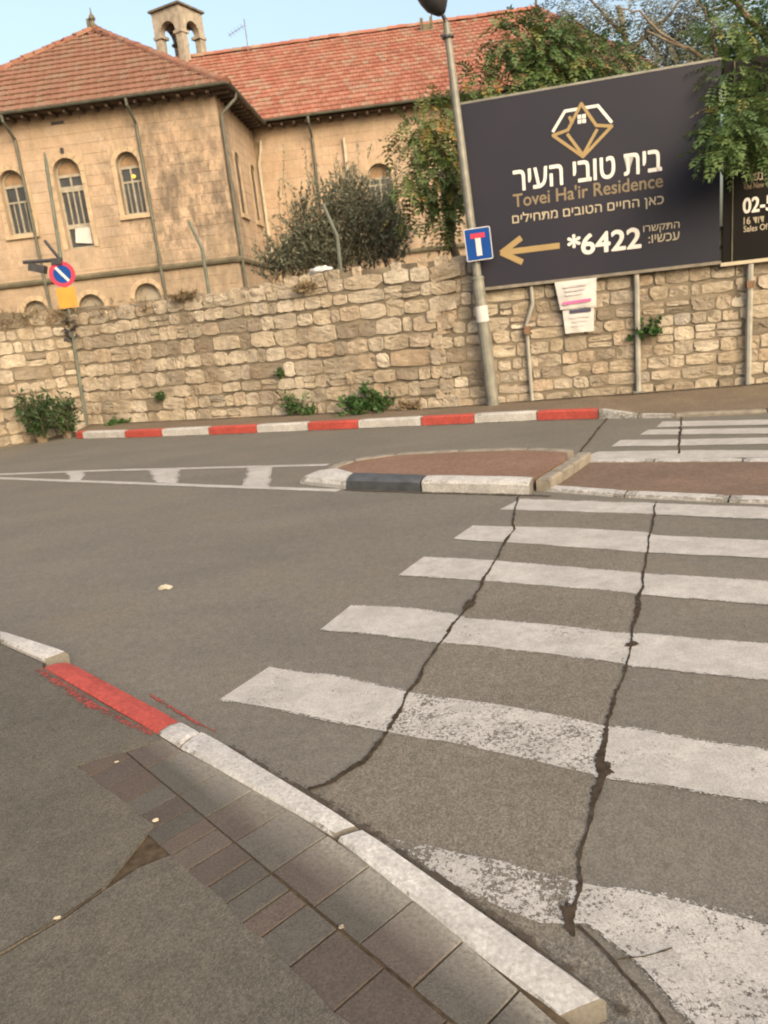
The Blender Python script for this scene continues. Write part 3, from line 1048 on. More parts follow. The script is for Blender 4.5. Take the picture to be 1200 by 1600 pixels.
stones = []
srng = random.Random(21)
for k, (o0, d, L) in enumerate(SEGS):
    z = .02
    rows = []
    while z < 2.3:
        h = srng.uniform(.21, .33) if k == 1 else srng.uniform(.18, .28)
        rows.append((z, h))
        z += h
    sc = 2.36 / z
    for ri, (z, h) in enumerate(rows):
        z, h = z * sc, h * sc
        s = srng.uniform(-.2, 0)
        while s < L:
            w = srng.choice((srng.uniform(.16, .26), srng.uniform(.22, .34), srng.uniform(.26, .42), srng.uniform(.32, .50))) * (1.05 if h > .25 else .92)
            if srng.random() < .07:
                w *= 1.5
            wav = .035 * mn.noise(Vector((s * .5, ri * .2, k)))
            z0 = z + wav + (.06 if k == 2 and s < 2 else 0) * 0
            gap = .004 + srng.random() ** 3 * .022
            hh = h * srng.uniform(.9, 1.02)
            if srng.random() < .12 and h > .21:     # two thin stones in place of one
                stones.append((k, s + gap, s + w - gap, z0 + gap, z0 + hh * .48 - gap * .5))
                stones.append((k, s + gap, s + w - gap, z0 + hh * .5 + gap * .5, z0 + hh - gap))
            else:
                stones.append((k, s + gap, s + w - gap, z0 + gap, z0 + hh - gap))
            s += w
# loose stones of the uneven top course
for k in (1, 2):
    s = 3.2 if k == 1 else 0
    while s < (7.6 if k == 1 else .5):
        w = srng.uniform(.18, .34)
        t = wall_top(k, s)
        if k == 2 or s < 5.9 or srng.random() < .5:
            stones.append((k, s, s + w - .03, t - .14, t + srng.uniform(-.02, .05)))
        s += w


def size_seen(q):
    k, s0, s1, z0, z1 = q
    o0, d, L = SEGS[k]
    c = o0 + d * (s0 + s1) / 2 + Z * (z0 + z1) / 2 - EYE
    dep = c.dot(fw)
    if dep < 1:
        return 0
    x, y = 600 + 1168 * c.dot(rt) / dep, 800 - 1168 * c.dot(up) / dep
    if not (-10 < x < 1210 and 0 < y < 1600):
        return 0
    if k == 2 and .6 < (s0 + s1) / 2 and z1 > 2.0:
        return 0
    return (s1 - s0) * (z1 - z0) / dep / dep * abs(d.cross(Z).dot(c.normalized()))


stones.sort(key=size_seen, reverse=True)
rest = MB()
for i, q in enumerate(stones):
    k, s0, s1, z0, z1 = q
    o0, d, L = SEGS[k]
    proud = srng.uniform(.012, .034) if k < 2 else srng.uniform(.008, .020)
    tint = srng.random()
    if i < 300 and size_seen(q) > 0:
        m_ = MB()
        rubble(m_, o0, d, s0, s1, z0, z1, proud, tint, srng)
        m_.build('stone', M['stone'], wall, smooth=False)
    else:
        rubble(rest, o0, d, s0, s1, z0, z1, proud, tint, srng)
rest.build('stones', M['stone'], wall, kind='stuff', smooth=False)

# ------------------------------------------------------------------ the tiled house behind the wall
a5 = R(5)
BO = Vector((-3.71, 25, 0))
BE = Vector((math.cos(a5), -math.sin(a5), 0))
BG = Vector((math.sin(a5), math.cos(a5), 0))
P = lambda u, v, z: BO + BE * u + BG * v + Z * z
house = thing('house', 'long pale stone house with red tiled hip roofs and arched windows behind the wall', 'house', tuple(BO))


class Op:
    def __init__(s, uc, w, z0, zs, rise=None):
        s.uc, s.w, s.z0, s.zs = uc, w, z0, zs
        s.rise = w / 2 if rise is None else rise

    def top(s, u):
        q = max(0, 1 - ((u - s.uc) / (s.w / 2)) ** 2)
        return s.zs + s.rise * math.sqrt(q)

    def outline(s, inset=0, n=12):
        """closed outline (u, z) from lower left, counter-clockwise"""
        hw, ri = s.w / 2 - inset, max(s.rise - inset, .001)
        pts = [(s.uc - hw, s.z0 + inset), (s.uc + hw, s.z0 + inset)]
        pts += [(s.uc + hw * math.cos(math.pi * k / n), s.zs + ri * math.sin(math.pi * k / n)) for k in range(n + 1)]
        return pts


def facade(mb, pos, u0, u1, z0, z1, ops, reveal=.28, flip=False):
    """pos(u, z, w): w = outward"""
    br = {u0, u1}
    for o in ops:
        for k in range(13):
            br.add(round(o.uc - o.w / 2 * math.cos(math.pi * k / 12), 5))
    br = sorted(q for q in br if u0 <= q <= u1)

    def qd(a, b, c, d):
        if flip:
            a, b, c, d = d, c, b, a
        mb.quad(a, b, c, d)
    for a, b in zip(br, br[1:]):
        if b - a < 1e-6:
            continue
        mid = (a + b) / 2
        cov = sorted([o for o in ops if abs(mid - o.uc) < o.w / 2], key=lambda o: o.z0)
        la = lb = z0
        for o in cov:
            qd(pos(a, la, 0), pos(b, lb, 0), pos(b, o.z0, 0), pos(a, o.z0, 0))
            la, lb = o.top(a), o.top(b)
        qd(pos(a, la, 0), pos(b, lb, 0), pos(b, z1, 0), pos(a, z1, 0))
    for o in ops:
        pt = o.outline()
        for k in range(len(pt)):
            a, b = pt[k], pt[(k + 1) % len(pt)]
            qd(pos(a[0], a[1], 0), pos(a[0], a[1], -reveal), pos(b[0], b[1], -reveal), pos(b[0], b[1], 0))


FRONT = lambda u, z, w: P(u, -w, z)
SIDE = lambda u, z, w: P(w, u, z)            # u runs back along v
WING = lambda u, z, w: P(u, 5.0 - w, z)

EZ = 8.65
fops = [Op(-6.80 - 1.9 * 0, .80, 5.32, 6.82), Op(-4.98, .86, 4.70, 6.93), Op(-3.02, .72, 5.50, 6.95), Op(-8.75, .86, 5.32, 6.82)]
# basement windows
fbase = [Op(-3.12, .86, 2.3, 3.0), Op(-5.02, .86, 2.2, 2.86), Op(-6.9, .86, 2.2, 2.86)]
sops = [Op(1.75, .64, 5.35, 6.95), Op(4.0, .64, 5.35, 6.95)]
wops = [Op(4.45, .86, 5.3, 6.55), Op(7.0, .86, 5.3, 6.55), Op(10.4, .86, 5.3, 6.55)]
fm = MB()
facade(fm, FRONT, -10.5, 0, -.02, EZ, fops + fbase)
facade(fm, SIDE, 0, 5.0, -.02, EZ, sops)
facade(fm, WING, 0, 13.7, -.02, EZ + .1, wops)
# the sides the photo does not show
fm.quad(P(-10.5, 5, 0), P(-10.5, 0, 0), P(-10.5, 0, EZ), P(-10.5, 5, EZ))
fm.quad(P(-16, 5, 0), P(-10.5, 5, 0), P(-10.5, 5, EZ + .1), P(-16, 5, EZ + .1))
fm.quad(P(13.7, 5, 0), P(13.7, 19, 0), P(13.7, 19, EZ + .1), P(13.7, 5, EZ + .1))
fm.quad(P(-16, 19, 0), P(-16, 5, 0), P(-16, 5, EZ + .1), P(-16, 19, EZ + .1))
fm.quad(P(13.7, 19, 0), P(-16, 19, 0), P(-16, 19, EZ + .1), P(13.7, 19, EZ + .1))
fm.build('wall', M['ashlar'], house)

brng = random.Random(5)
blocks = []


def course_blocks(pos, u0, u1, z0, z1, ops, hgt=.31):
    n = max(1, round((z1 - z0) / hgt))
    h = (z1 - z0) / n
    for r_ in range(n):
        za, zb = z0 + h * r_, z0 + h * (r_ + 1)
        free = [(u0, u1)]
        for o in ops:
            m_ = .17
            lo, hi = o.z0 - .14, o.zs + o.rise + .17
            if zb > lo and za < hi:
                cut = (o.uc - o.w / 2 - m_, o.uc + o.w / 2 + m_)
                nf = []
                for a, b in free:
                    if cut[1] <= a or cut[0] >= b:
                        nf.append((a, b))
                    else:
                        if cut[0] > a:
                            nf.append((a, cut[0]))
                        if cut[1] < b:
                            nf.append((cut[1], b))
                free = nf
        for a, b in free:
            s = a
            while s < b - .02:
                w = brng.uniform(.42, .80)
                if b - (s + w) < .25:
                    w = b - s
                if w > .08:
                    blocks.append((pos, s, s + w, za, zb))
                s += w


def block_geo(mb, q):
    pos, a, b, z0, z1 = q
    j, c = .0055, .012
    a, b, z0, z1 = a + j, b - j, z0 + j, z1 - j
    pr = .009 + brng.uniform(-.003, .004)
    o = [pos(a, z0, -.01), pos(b, z0, -.01), pos(b, z1, -.01), pos(a, z1, -.01)]
    m_ = [pos(a, z0, pr - .006), pos(b, z0, pr - .006), pos(b, z1, pr - .006), pos(a, z1, pr - .006)]
    i = [pos(a + c, z0 + c, pr), pos(b - c, z0 + c, pr), pos(b - c, z1 - c, pr), pos(a + c, z1 - c, pr)]
    fs = [(8, 9, 10, 11)]
    for k in range(4):
        k2 = (k + 1) % 4
        fs += [(k, k2, 4 + k2, 4 + k), (4 + k, 4 + k2, 8 + k2, 8 + k)]
    mb.add(o + m_ + i, fs, brng.random())


course_blocks(FRONT, -10.5, 0, 4.0, EZ - .05, fops)
course_blocks(SIDE, .02, 5.0, 4.0, EZ - .05, sops)
course_blocks(WING, 0.02, 13.7, 4.0, EZ + .05, wops)
course_blocks(FRONT, -10.5, 0, 2.2, 3.72, fbase)
course_blocks(SIDE, .02, 5.0, 2.2, 3.72, [])


def blk_seen(q):
    pos, a, b, z0, z1 = q
    c = pos((a + b) / 2, (z0 + z1) / 2, 0) - EYE
    dep = c.dot(fw)
    x, y = 600 + 1168 * c.dot(rt) / dep, 800 - 1168 * c.dot(up) / dep
    if not (-5 < x < 700 and 0 < y < 480) or pos is SIDE:
        return 0
    return (b - a) * (z1 - z0) / dep / dep


blocks.sort(key=blk_seen, reverse=True)
rest = MB()
for i, q in enumerate(blocks):
    if i < 300 and blk_seen(q) > 0:
        m_ = MB()
        block_geo(m_, q)
        m_.build('ashlar_block', M['ashlar'], house)
    else:
        block_geo(rest, q)
rest.build('ashlar_blocks', M['ashlar'], house, kind='stuff')

# string course and plinth ledge
lm = MB()


def ledge(mb, pos, u0, u1, z, h, d):
    prof = [(0, z), (d, z + .02), (d + .03, z + h * .6), (d, z + h), (0, z + h + .02)]
    n = len(prof)
    vs = [pos(u0, zz, w) for w, zz in prof] + [pos(u1, zz, w) for w, zz in prof]
    mb.add(vs, [(k, n + k, n + k + 1, k + 1) for k in range(n - 1)] + [tuple(range(n)), tuple(reversed(range(n, 2 * n)))])


ledge(lm, FRONT, -10.6, .10, 3.74, .16, .10)
ledge(lm, SIDE, -.10, 4.93, 3.742, .158, .097)
ledge(lm, WING, .14, 13.7, 3.744, .156, .10)
lm.build('string_course', M['ledge'], house, recalc=True)

# windows


def window(pos, op, style):
    f = MB()
    dep = -.17 if style != 'slim' else -.03
    pz = -.215 if style != 'slim' else -.034
    o1, o2 = op.outline(.002), op.outline(.065 if style != 'slim' else .02)
    n = len(o1)
    for k in range(n):
        k2 = (k + 1) % n
        a, b, c, d = o1[k], o1[k2], o2[k2], o2[k]
        f.quad(pos(*a, dep), pos(*b, dep), pos(*c, dep), pos(*d, dep))
        f.quad(pos(*d, dep), pos(*c, dep), pos(*c, dep - .06), pos(*d, dep - .06))

    def bar(u0, u1, z0, z1, w=-.175):
        f.box(pos(u0, z0, w - .05), pos(u1, z0, w) - pos(u0, z0, w), pos(u0, z1, w) - pos(u0, z0, w), pos(u0, z0, w) - pos(u0, z0, w - .05))
    hw = op.w / 2 - .06
    if style != 'slim':
        bar(op.uc - hw, op.uc + hw, op.zs - .10, op.zs - .02)
    if style == 'door':
        bar(op.uc - hw, op.uc + hw, op.zs - .52, op.zs - .36)
        bar(op.uc - .03, op.uc + .03, op.zs - .36, op.zs - .10, -.178)
        for k in (-1, 0, 1):
            bar(op.uc + k * hw * .5 - .022, op.uc + k * hw * .5 + .022, op.z0 + .75, op.zs - .52, -.179)
        bar(op.uc - hw, op.uc + hw, op.z0 + .62, op.z0 + .75)
    elif style == 'win':
        bar(op.uc - .028, op.uc + .028, op.z0 + .07, op.zs - .10, -.178)
        bar(op.uc - hw, op.uc + hw, op.z0 + .95, op.z0 + 1.0, -.18)
        for k in (-1, 1):
            bar(op.uc + k * hw * .55 - .014, op.uc + k * hw * .55 + .014, op.z0 + .07, op.z0 + .95, -.182)
    w_ = f.build('window', M['frame'], house, recalc=True)
    pm_ = MB()
    pt = op.outline(.06 if style != 'slim' else .018)
    if style in ('door', 'win'):
        # arched head is filled in, panes below
        zt = op.zs - .06
        pm_.quad(pos(op.uc - hw, op.z0 + .06, -.215), pos(op.uc + hw, op.z0 + .06, -.215), pos(op.uc + hw, zt, -.215), pos(op.uc - hw, zt, -.215))
        am = MB()
        hd = [(u, z) for u, z in pt[2:]]
        am.add([pos(u, z, -.205) for u, z in hd] + [pos(op.uc, op.zs - .06, -.205)], [(k, k + 1, len(hd)) for k in range(len(hd) - 1)])
        am.build('arch_panel', M['plaster'], w_)
    else:
        pm_.add([pos(u, z, pz) for u, z in pt], [tuple(range(len(pt)))])
    pm_.build('pane', {'base': M['curtain'], 'slim': M['dark']}.get(style, M['glass']), w_)
    # stone surround: jamb stones and voussoirs with joints
    sm_ = MB()
    wd, pr = .155, .028

    def st(u0, u1, z0, z1):
        g_ = .004
        a = [(u0 + g_, z0 + g_), (u1 - g_, z0 + g_), (u1 - g_, z1 - g_), (u0 + g_, z1 - g_)]
        pp = pr + brng.uniform(-.004, .004)
        sm_.add([pos(u, z, -.012) for u, z in a] + [pos(u, z, pp) for u, z in a], [(4, 5, 6, 7), (0, 1, 5, 4), (1, 2, 6, 5), (2, 3, 7, 6), (3, 0, 4, 7)])
    if style != 'base':
        nb_ = max(2, round((op.zs - op.z0) / .38))
        for s in (-1, 1):
            for k in range(nb_):
                za, zb = op.z0 + (op.zs - op.z0) * k / nb_, op.z0 + (op.zs - op.z0) * (k + 1) / nb_
                u_in, u_out = op.uc + s * (op.w / 2 + .001), op.uc + s * (op.w / 2 + wd)
                st(min(u_in, u_out), max(u_in, u_out), za, zb)
    nv = 7
    for k in range(nv):
        a0, a1 = math.pi * k / nv + .012, math.pi * (k + 1) / nv - .012
        pp = pr + brng.uniform(-.004, .004)
        ri, ro = (op.w / 2 + .001, op.rise + .001), (op.w / 2 + wd, op.rise + wd)
        am_ = (a0 + a1) / 2
        q = []
        for (rx, rz), angs in ((ri, (a0, am_, a1)), (ro, (a1, am_, a0))):
            q += [(op.uc + rx * math.cos(a), op.zs + rz * math.sin(a)) for a in angs]
        sm_.add([pos(u, z, -.012) for u, z in q] + [pos(u, z, pp) for u, z in q], [tuple(range(6, 12))] + [(k2, (k2 + 1) % 6, 6 + (k2 + 1) % 6, 6 + k2) for k2 in range(6)])
    sm_.build('surround', M['trim'], w_, recalc=True)
    if style in ('win', 'slim'):
        s2 = MB()
        u0, u1 = op.uc - op.w / 2 - wd, op.uc + op.w / 2 + wd
        s2.box(pos(u0, op.z0 - .13, -.02), pos(u1, op.z0, 0) - pos(u0, op.z0, 0), Z * .125, pos(u0, 0, .085) - pos(u0, 0, -.02))
        s2.build('sill', M['trim'], w_, recalc=True)
    return w_


for i, o in enumerate(fops):
    wv = window(FRONT, o, 'door' if i == 1 else 'win')
    if i == 1:
        wv['label'] = 'tall door window with barred upper panes'
        # white sheet of panel leaning in the lower opening
        pn = MB()
        pn.quad(FRONT(o.uc - .22, o.z0 + .20, -.15), FRONT(o.uc + .33, o.z0 + .12, -.15), FRONT(o.uc + .33, o.z0 + .62, -.165), FRONT(o.uc - .16, o.z0 + .62, -.165))
        pn.quad(FRONT(o.uc - .22, o.z0 + .20, -.16), FRONT(o.uc - .16, o.z0 + .62, -.175), FRONT(o.uc + .33, o.z0 + .62, -.175), FRONT(o.uc + .33, o.z0 + .12, -.16))
        pn.build('white_board', M['paper'], wv)
        k_ = MB()
        k_.cbox(FRONT(o.uc, o.zs + o.rise + .20, .02), BE, BG, Z, .05, .03, .08)
        k_.build('keystone_knob', M['dark'], wv)
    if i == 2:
        wv['label'] = 'window with an added glowing yellow reflection on the pane'
        b_ = MB()  # glowing sphere just before the opaque pane, imitates a yellow lamp reflection
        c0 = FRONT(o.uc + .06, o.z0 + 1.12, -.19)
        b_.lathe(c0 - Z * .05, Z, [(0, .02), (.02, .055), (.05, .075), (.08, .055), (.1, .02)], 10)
        b_.build('glowing_glint', M['glint'], wv, smooth=True)
for o in fbase:
    window(FRONT, o, 'base')
for o in sops:
    window(SIDE, o, 'slim')
for o in wops:
    window(WING, o, 'win')

# roof
TP, TW = .68, .62          # pitch of the pavilion and of the wing
pe = lambda u, v: EZ + .02 + TP * (v + .5)
wz = lambda v: 8.77 + TW * (v - 4.5)


def tiles(mb, base, A, along, upv, poly, tw=.245, ex=.46):
    """fill a roof plane: A origin, along = eave direction, upv = up the slope (unit), poly in 3D"""
    nrm = along.cross(upv).normalized()
    if nrm.z < 0:
        nrm = -nrm
    pp = [((q - A).dot(along), (q - A).dot(upv)) for q in poly]

    def inside(x, y):
        c = False
        for i in range(len(pp)):
            (x0, y0), (x1, y1) = pp[i], pp[i - 1]
            if (y0 > y) != (y1 > y) and x < (x1 - x0) * (y - y0) / (y1 - y0) + x0:
                c = not c
        return c
    xs, ys = [p[0] for p in pp], [p[1] for p in pp]
    base.add([q - nrm * .05 for q in poly], [tuple(range(len(poly)))], .3)
    r_ = 0
    y = min(ys)
    while y < max(ys):
        x = min(xs) - (tw / 2 if r_ % 2 else 0)
        while x < max(xs):
            if inside(x + tw / 2, y + ex * .5):
                dx, dy, dz = brng.uniform(-.006, .006), brng.uniform(-.012, .012), brng.uniform(-.004, .006)
                lo, hi = .062 + dz, .012 + dz
                p0 = A + along * (x + dx) + upv * (y - .03 + dy)
                L = upv * (ex + .05)
                a_ = along
                w = tw - .008
                prof = [(0, 0), (w * .14, .022), (w * .34, .004), (w * .66, .004), (w * .86, .022), (w, 0)]
                lowv = [p0 + a_ * s + nrm * (lo + h) for s, h in prof]
                hiv = [p0 + L + a_ * s + nrm * (hi + h) for s, h in prof]
                bot = [p0 + nrm * (lo - .07), p0 + a_ * w + nrm * (lo - .07)]
                t = brng.random()
                mb.add(lowv + hiv + bot, [(k, k + 1, 7 + k, 6 + k) for k in range(5)] + [(12, 13, 5, 4, 3, 2, 1, 0)], t)
            x += tw
        y += ex
        r_ += 1


E3 = lambda u, v, z: P(u, v, z)
ps = math.sqrt(1 + TP * TP)
ws_ = math.sqrt(1 + TW * TW)
apz = pe(0, 5.25)
base, tl = MB(), MB()
tiles(tl, base, P(-11.0, -.5, pe(0, -.5)), BE, (BG + Z * TP) / ps, [P(-11.0, -.5, pe(0, -.5)), P(.5, -.5, pe(0, -.5)), P(-5.25, 5.25, apz)])
tiles(tl, base, P(.5, -.5, pe(0, -.5)), BG, (-BE + Z * TP) / ps, [P(.5, -.5, pe(0, -.5)), P(.5, 4.5, pe(0, -.5)), P(-5.25, 10.68, apz), P(-5.25, 5.25, apz)])
tiles(tl, base, P(-11.0, -.5, pe(0, -.5)), BG, (BE + Z * TP) / ps, [P(-11.0, -.5, pe(0, -.5)), P(-5.25, 5.25, apz), P(-5.25, 10.68, apz), P(-11.0, 4.5, pe(0, -.5))])
rz_ = wz(12.0)
rf = base.build('roof', M['tile'], house)
ob1 = tl.build('pavilion_tiles', M['tile'], rf, kind='stuff')
at = ob1.data.attributes.new('old', 'FLOAT', 'FACE')
at.data.foreach_set('value', [1.0] * len(ob1.data.polygons))
base2, tl2 = MB(), MB()
tiles(tl2, base2, P(-16.5, 4.5, wz(4.5)), BE, (BG + Z * TW) / ws_, [P(.5, 4.5, wz(4.5)), P(14.2, 4.5, wz(4.5)), P(11.5, 12, rz_), P(-5.25, 12, rz_), P(-5.25, 10.65, wz(10.65))])
tiles(tl2, base2, P(-16.5, 4.5, wz(4.5)), BE, (BG + Z * TW) / ws_, [P(-11.0, 4.5, wz(4.5)), P(-5.25, 10.65, wz(10.65)), P(-5.25, 12, rz_), P(-9, 12, rz_), P(-16.5, 4.5, wz(4.5))])
TH = (rz_ - wz(4.5)) / 2.7
tiles(tl2, base2, P(14.2, 4.5, wz(4.5)), BG, (-BE + Z * TH).normalized(), [P(14.2, 4.5, wz(4.5)), P(14.2, 19.5, wz(4.5)), P(11.5, 12, rz_)], .3, .5)
base2.add([P(14.2, 19.5, wz(4.5)), P(-16.5, 19.5, wz(4.5)), P(-9, 12, rz_), P(11.5, 12, rz_)], [(0, 1, 2, 3)])
base2.add([P(-16.5, 19.5, wz(4.5)), P(-16.5, 4.5, wz(4.5)), P(-9, 12, rz_)], [(0, 1, 2)])
rf2 = base2.build('roof', M['tile'], house)
tl2.build('wing_tiles', M['tile'], rf2, kind='stuff')


def ridge(mb, a, b, r_=.17, L=.42):
    a, b = Vector(a), Vector(b)
    n = max(1, int((b - a).length / L))
    d = (b - a) / n
    x = d.normalized().cross(Z).normalized()
    y = x.cross(d.normalized())
    if y.z < 0:
        y = -y
    for i in range(n):
        p0, p1 = a + d * i, a + d * (i + 1.12)
        t = brng.random()
        K = 6
        ra, rb = r_ * brng.uniform(.95, 1.08), r_ * .88
        jz = y * brng.uniform(-.01, .012)
        vs = [p + x * rr * math.cos(math.pi * k / K) + y * (rr * math.sin(math.pi * k / K)) + jz for p, rr in ((p0, ra), (p1, rb)) for k in range(K + 1)]
        mb.add(vs, [(k, k + 1, K + 2 + k, K + 1 + k) for k in range(K)] + [tuple(range(K + 1))], t)


rg = MB()
ridge(rg, P(-11.02, -.52, pe(0, -.5) - .03), P(-5.25, 5.25, apz - .01))
ridge(rg, P(.52, -.52, pe(0, -.5) - .03), P(-5.25, 5.25, apz - .01))
ridge(rg, P(-5.25, 5.25, apz), P(-5.25, 10.7, apz))
ro = rg.build('ridge_tiles', M['tile'], rf, kind='stuff')
at = ro.data.attributes.new('old', 'FLOAT', 'FACE')
at.data.foreach_set('value', [.7] * len(ro.data.polygons))
rg = MB()
ridge(rg, P(-9, 12, rz_), P(11.5, 12, rz_))
ridge(rg, P(14.22, 4.48, wz(4.5) - .03), P(11.5, 12, rz_ - .01))
rg.build('ridge_tiles', M['tile'], rf2, kind='stuff')
fi = MB()
c = P(-5.25, 5.2, apz)
fi.lathe(c, Z, [(0, .15), (.12, .17), (.16, .10), (.26, .07), (.34, .13), (.42, .10), (.52, .03), (.7, .015)], 8)
fi.cbox(c + Z * .16 - BE * .16, BE, BG, Z, .05, .05, .20)
fi.build('finial', M['ledge'], rf)
fi = MB()
for u in (6.55, 6.95):
    q = P(u, 11.3, wz(11.3))
    fi.cbox(q + Z * .22, BE, BG, Z, .06, .10, .26)
fi.cbox(P(6.75, 11.3, wz(11.3) + .12), BE, BG, Z, .2, .1, .12)
fi.tube([P(6.98, 11.3, wz(11.3) + .4), P(7.0, 11.3, wz(11.3) + .8)], .03, 5)
fi.build('roof_vent', M['ledge'], rf2, recalc=True)
fi = MB()
fi.tube([P(11.45, 12, rz_), P(11.45, 12, rz_ + .55)], [.07, .03], 6)
fi.build('finial', M['ledge'], rf2)

# eaves: soffit boards, fascia, gutters, pipes
sf = MB()
ez = EZ - .06
sf.quad(P(-11.0, -.5, ez), P(.5, -.5, ez), P(.003, .0, ez), P(-10.5, 0, ez))
sf.quad(P(.5, -.5, ez), P(.5, 4.5, ez), P(.003, 5.0, ez), P(.003, 0, ez))
sf.quad(P(.5, 4.5, ez + .06), P(14.2, 4.5, ez + .06), P(13.7, 5.0, ez + .06), P(0.0, 5.0, ez + .06))
sf.quad(P(-11.0, 4.5, ez), P(-11.0, -.5, ez), P(-10.5, 0, ez), P(-10.5, 5, ez))
for k in range(26):
    u = -10.7 + .44 * k
    if u < .3:
        sf.box(P(u, -.47, ez - .10), BE * .08, BG * .46, Z * .09)
for k in range(12):
    sf.box(P(.02, -.2 + .42 * k, ez - .10), BE * .45, BG * .08, Z * .09)
for k in range(30):
    sf.box(P(.7 + .44 * k, 4.53, ez - .04), BE * .08, BG * .46, Z * .09)
sf.build('soffit', M['soffit'], house, recalc=True)


def gutter(a, b):
    m_ = MB()
    d = (b - a).normalized()
    x = d.cross(Z).normalized()
    K = 7
    vs, fs = [], []
    for r_ in (.075, .062):
        for p in (a, b):
            vs += [p + x * r_ * math.cos(math.pi + math.pi * k / K) + Z * r_ * math.sin(math.pi + math.pi * k / K) for k in range(K + 1)]
    n = K + 1
    fs += [(k, k + 1, n + k + 1, n + k) for k in range(K)] + [(2 * n + k, 3 * n + k, 3 * n + k + 1, 2 * n + k + 1) for k in range(K)]
    fs += [(0, n, 3 * n, 2 * n), (K, 2 * n + K, 3 * n + K, n + K)]
    m_.add(vs, fs)
    m_.build('gutter', M['green'], house)


gz_ = EZ + .02
gutter(P(-11.1, -.58, gz_), P(.58, -.58, gz_))
gutter(P(.58, -.575, gz_), P(.58, 4.42, gz_))
gutter(P(.58, 4.42, gz_ + .09), P(14.25, 4.42, gz_ + .09))


def pipe(name, path, r_, mat):
    m_ = MB()
    m_.tube(path, r_, 8)
    ax = Z
    for k in range(1, 4):
        q = Vector(path[-2]).lerp(Vector(path[-1]), k / 4)
        m_.lathe(q - Z * .03, Z, [(0, r_), (0.001, r_ * 1.35), (.05, r_ * 1.35), (.051, r_)], 8)
    return m_.build(name, M[mat], house, smooth=False)


def drop(u):
    return [P(u, -.58, EZ - .04), P(u, -.56, EZ - .22), P(u + .02, -.10, EZ - .62), P(u + .02, -.09, EZ - .8), P(u + .02, -.09, .4)]


pipe('downpipe', drop(-6.38), .048, 'green')
pipe('downpipe', drop(-2.52), .048, 'green')
pipe('downpipe', [P(.58, .35, EZ - .04), P(.55, .33, EZ - .2), P(.12, .12, EZ - .62), P(.10, .10, EZ - .8), P(.10, .10, .4)], .05, 'green')
pipe('downpipe', [P(2.16, 4.42, EZ + .05), P(2.16, 4.44, EZ - .14), P(2.16, 4.89, EZ - .55), P(2.16, 4.905, EZ - .7), P(2.16, 4.905, .4)], .05, 'green')
pipe('vent_pipe', [P(3.3, 4.9, 7.95), P(3.3, 4.9, 4.2)], .055, 'pipepale')
pipe('vent_pipe', [P(.26, 4.90, 8.2), P(.24, 4.88, 7.9), P(.10, 4.90, 7.4), P(.10, 4.90, 3.95)], .06, 'pipepale')
q = MB()
q.cbox(FRONT(-4.95, 8.35, .02), BE, BG, Z, .20, .02, .035)
q.build('wall_vent', M['dark'], house)

# bell tower over the roof
tc = P(-4.12, 12.4, 0)
ta = R(-29)
TX = Vector((math.cos(ta), math.sin(ta), 0))
TY = Vector((-math.sin(ta), math.cos(ta), 0))
hw = .77
tw_ = MB()
for k in range(4):
    ax = (TX, TY, -TX, -TY)[k]
    ay = (-TY, TX, TY, -TX)[k]      # outward

    def pos(u, z, w, ax=ax, ay=ay):
        return tc + ax * u + ay * (hw + w) + Z * z
    op = Op(0, .86, 12.85, 14.45)
    facade(tw_, pos, -hw, hw, 11.0, 15.35, [op], .30)

    def posi(u, z, w, ax=ax, ay=ay):
        return tc + ax * u + ay * (hw - .30 + w) + Z * z
    facade(tw_, posi, -hw + .30, hw - .30, 12.85, 15.35, [op], .0, True)
for sx in (-1, 1):
    for sy in (-1, 1):
        c0 = tc + TX * sx * (hw - .19) + TY * sy * (hw - .19)
        tw_.cbox(c0 + Z * 14.36, TX, TY, Z, .24, .24, .055)
tw_.quad(*[tc + TX * sx * (hw - .02) + TY * sy * (hw - .02) + Z * 12.86 for sx, sy in ((-1, -1), (1, -1), (1, 1), (-1, 1))])
tw_.quad(*[tc + TX * sx * (hw - .02) + TY * sy * (hw - .02) + Z * 15.33 for sx, sy in ((-1, 1), (1, 1), (1, -1), (-1, -1))])
tower = tw_.build('bell_tower', M['tower'], house)
tr = MB()
b4 = [tc + TX * sx * .87 + TY * sy * .87 for sx, sy in ((-1, -1), (1, -1), (1, 1), (-1, 1))]
tr.add([q + Z * 15.36 for q in b4] + [q + Z * 15.44 for q in b4] + [tc + Z * 15.75], [(3, 2, 1, 0)] + [(k, (k + 1) % 4, 4 + (k + 1) % 4, 4 + k) for k in range(4)] + [(4 + k, 4 + (k + 1) % 4, 8) for k in range(4)])
tr.build('tower_roof', M['ledge'], tower)
bl = MB()
bl.lathe(tc + Z * 14.12, Z, [(0, .36), (.04, .35), (.14, .27), (.34, .21), (.46, .15), (.52, .04)], 14)
bl.tube([tc + Z * 14.60, tc + Z * 15.3], .025, 5)
bl.tube([tc - TX * .5 + Z * 14.72, tc + TX * .5 + Z * 14.72], .04, 6)
bl.build('bell', M['bell'], tower)
rl = MB()
for k in range(4):
    ax = (TX, TY, -TX, -TY)[k]
    ay = (-TY, TX, TY, -TX)[k]
    rl.cbox(tc + ay * (hw - .15) + Z * 13.12, ax, ay, Z, .429, .08, .26)
rl.build('parapet', M['tower'], tower, recalc=True)

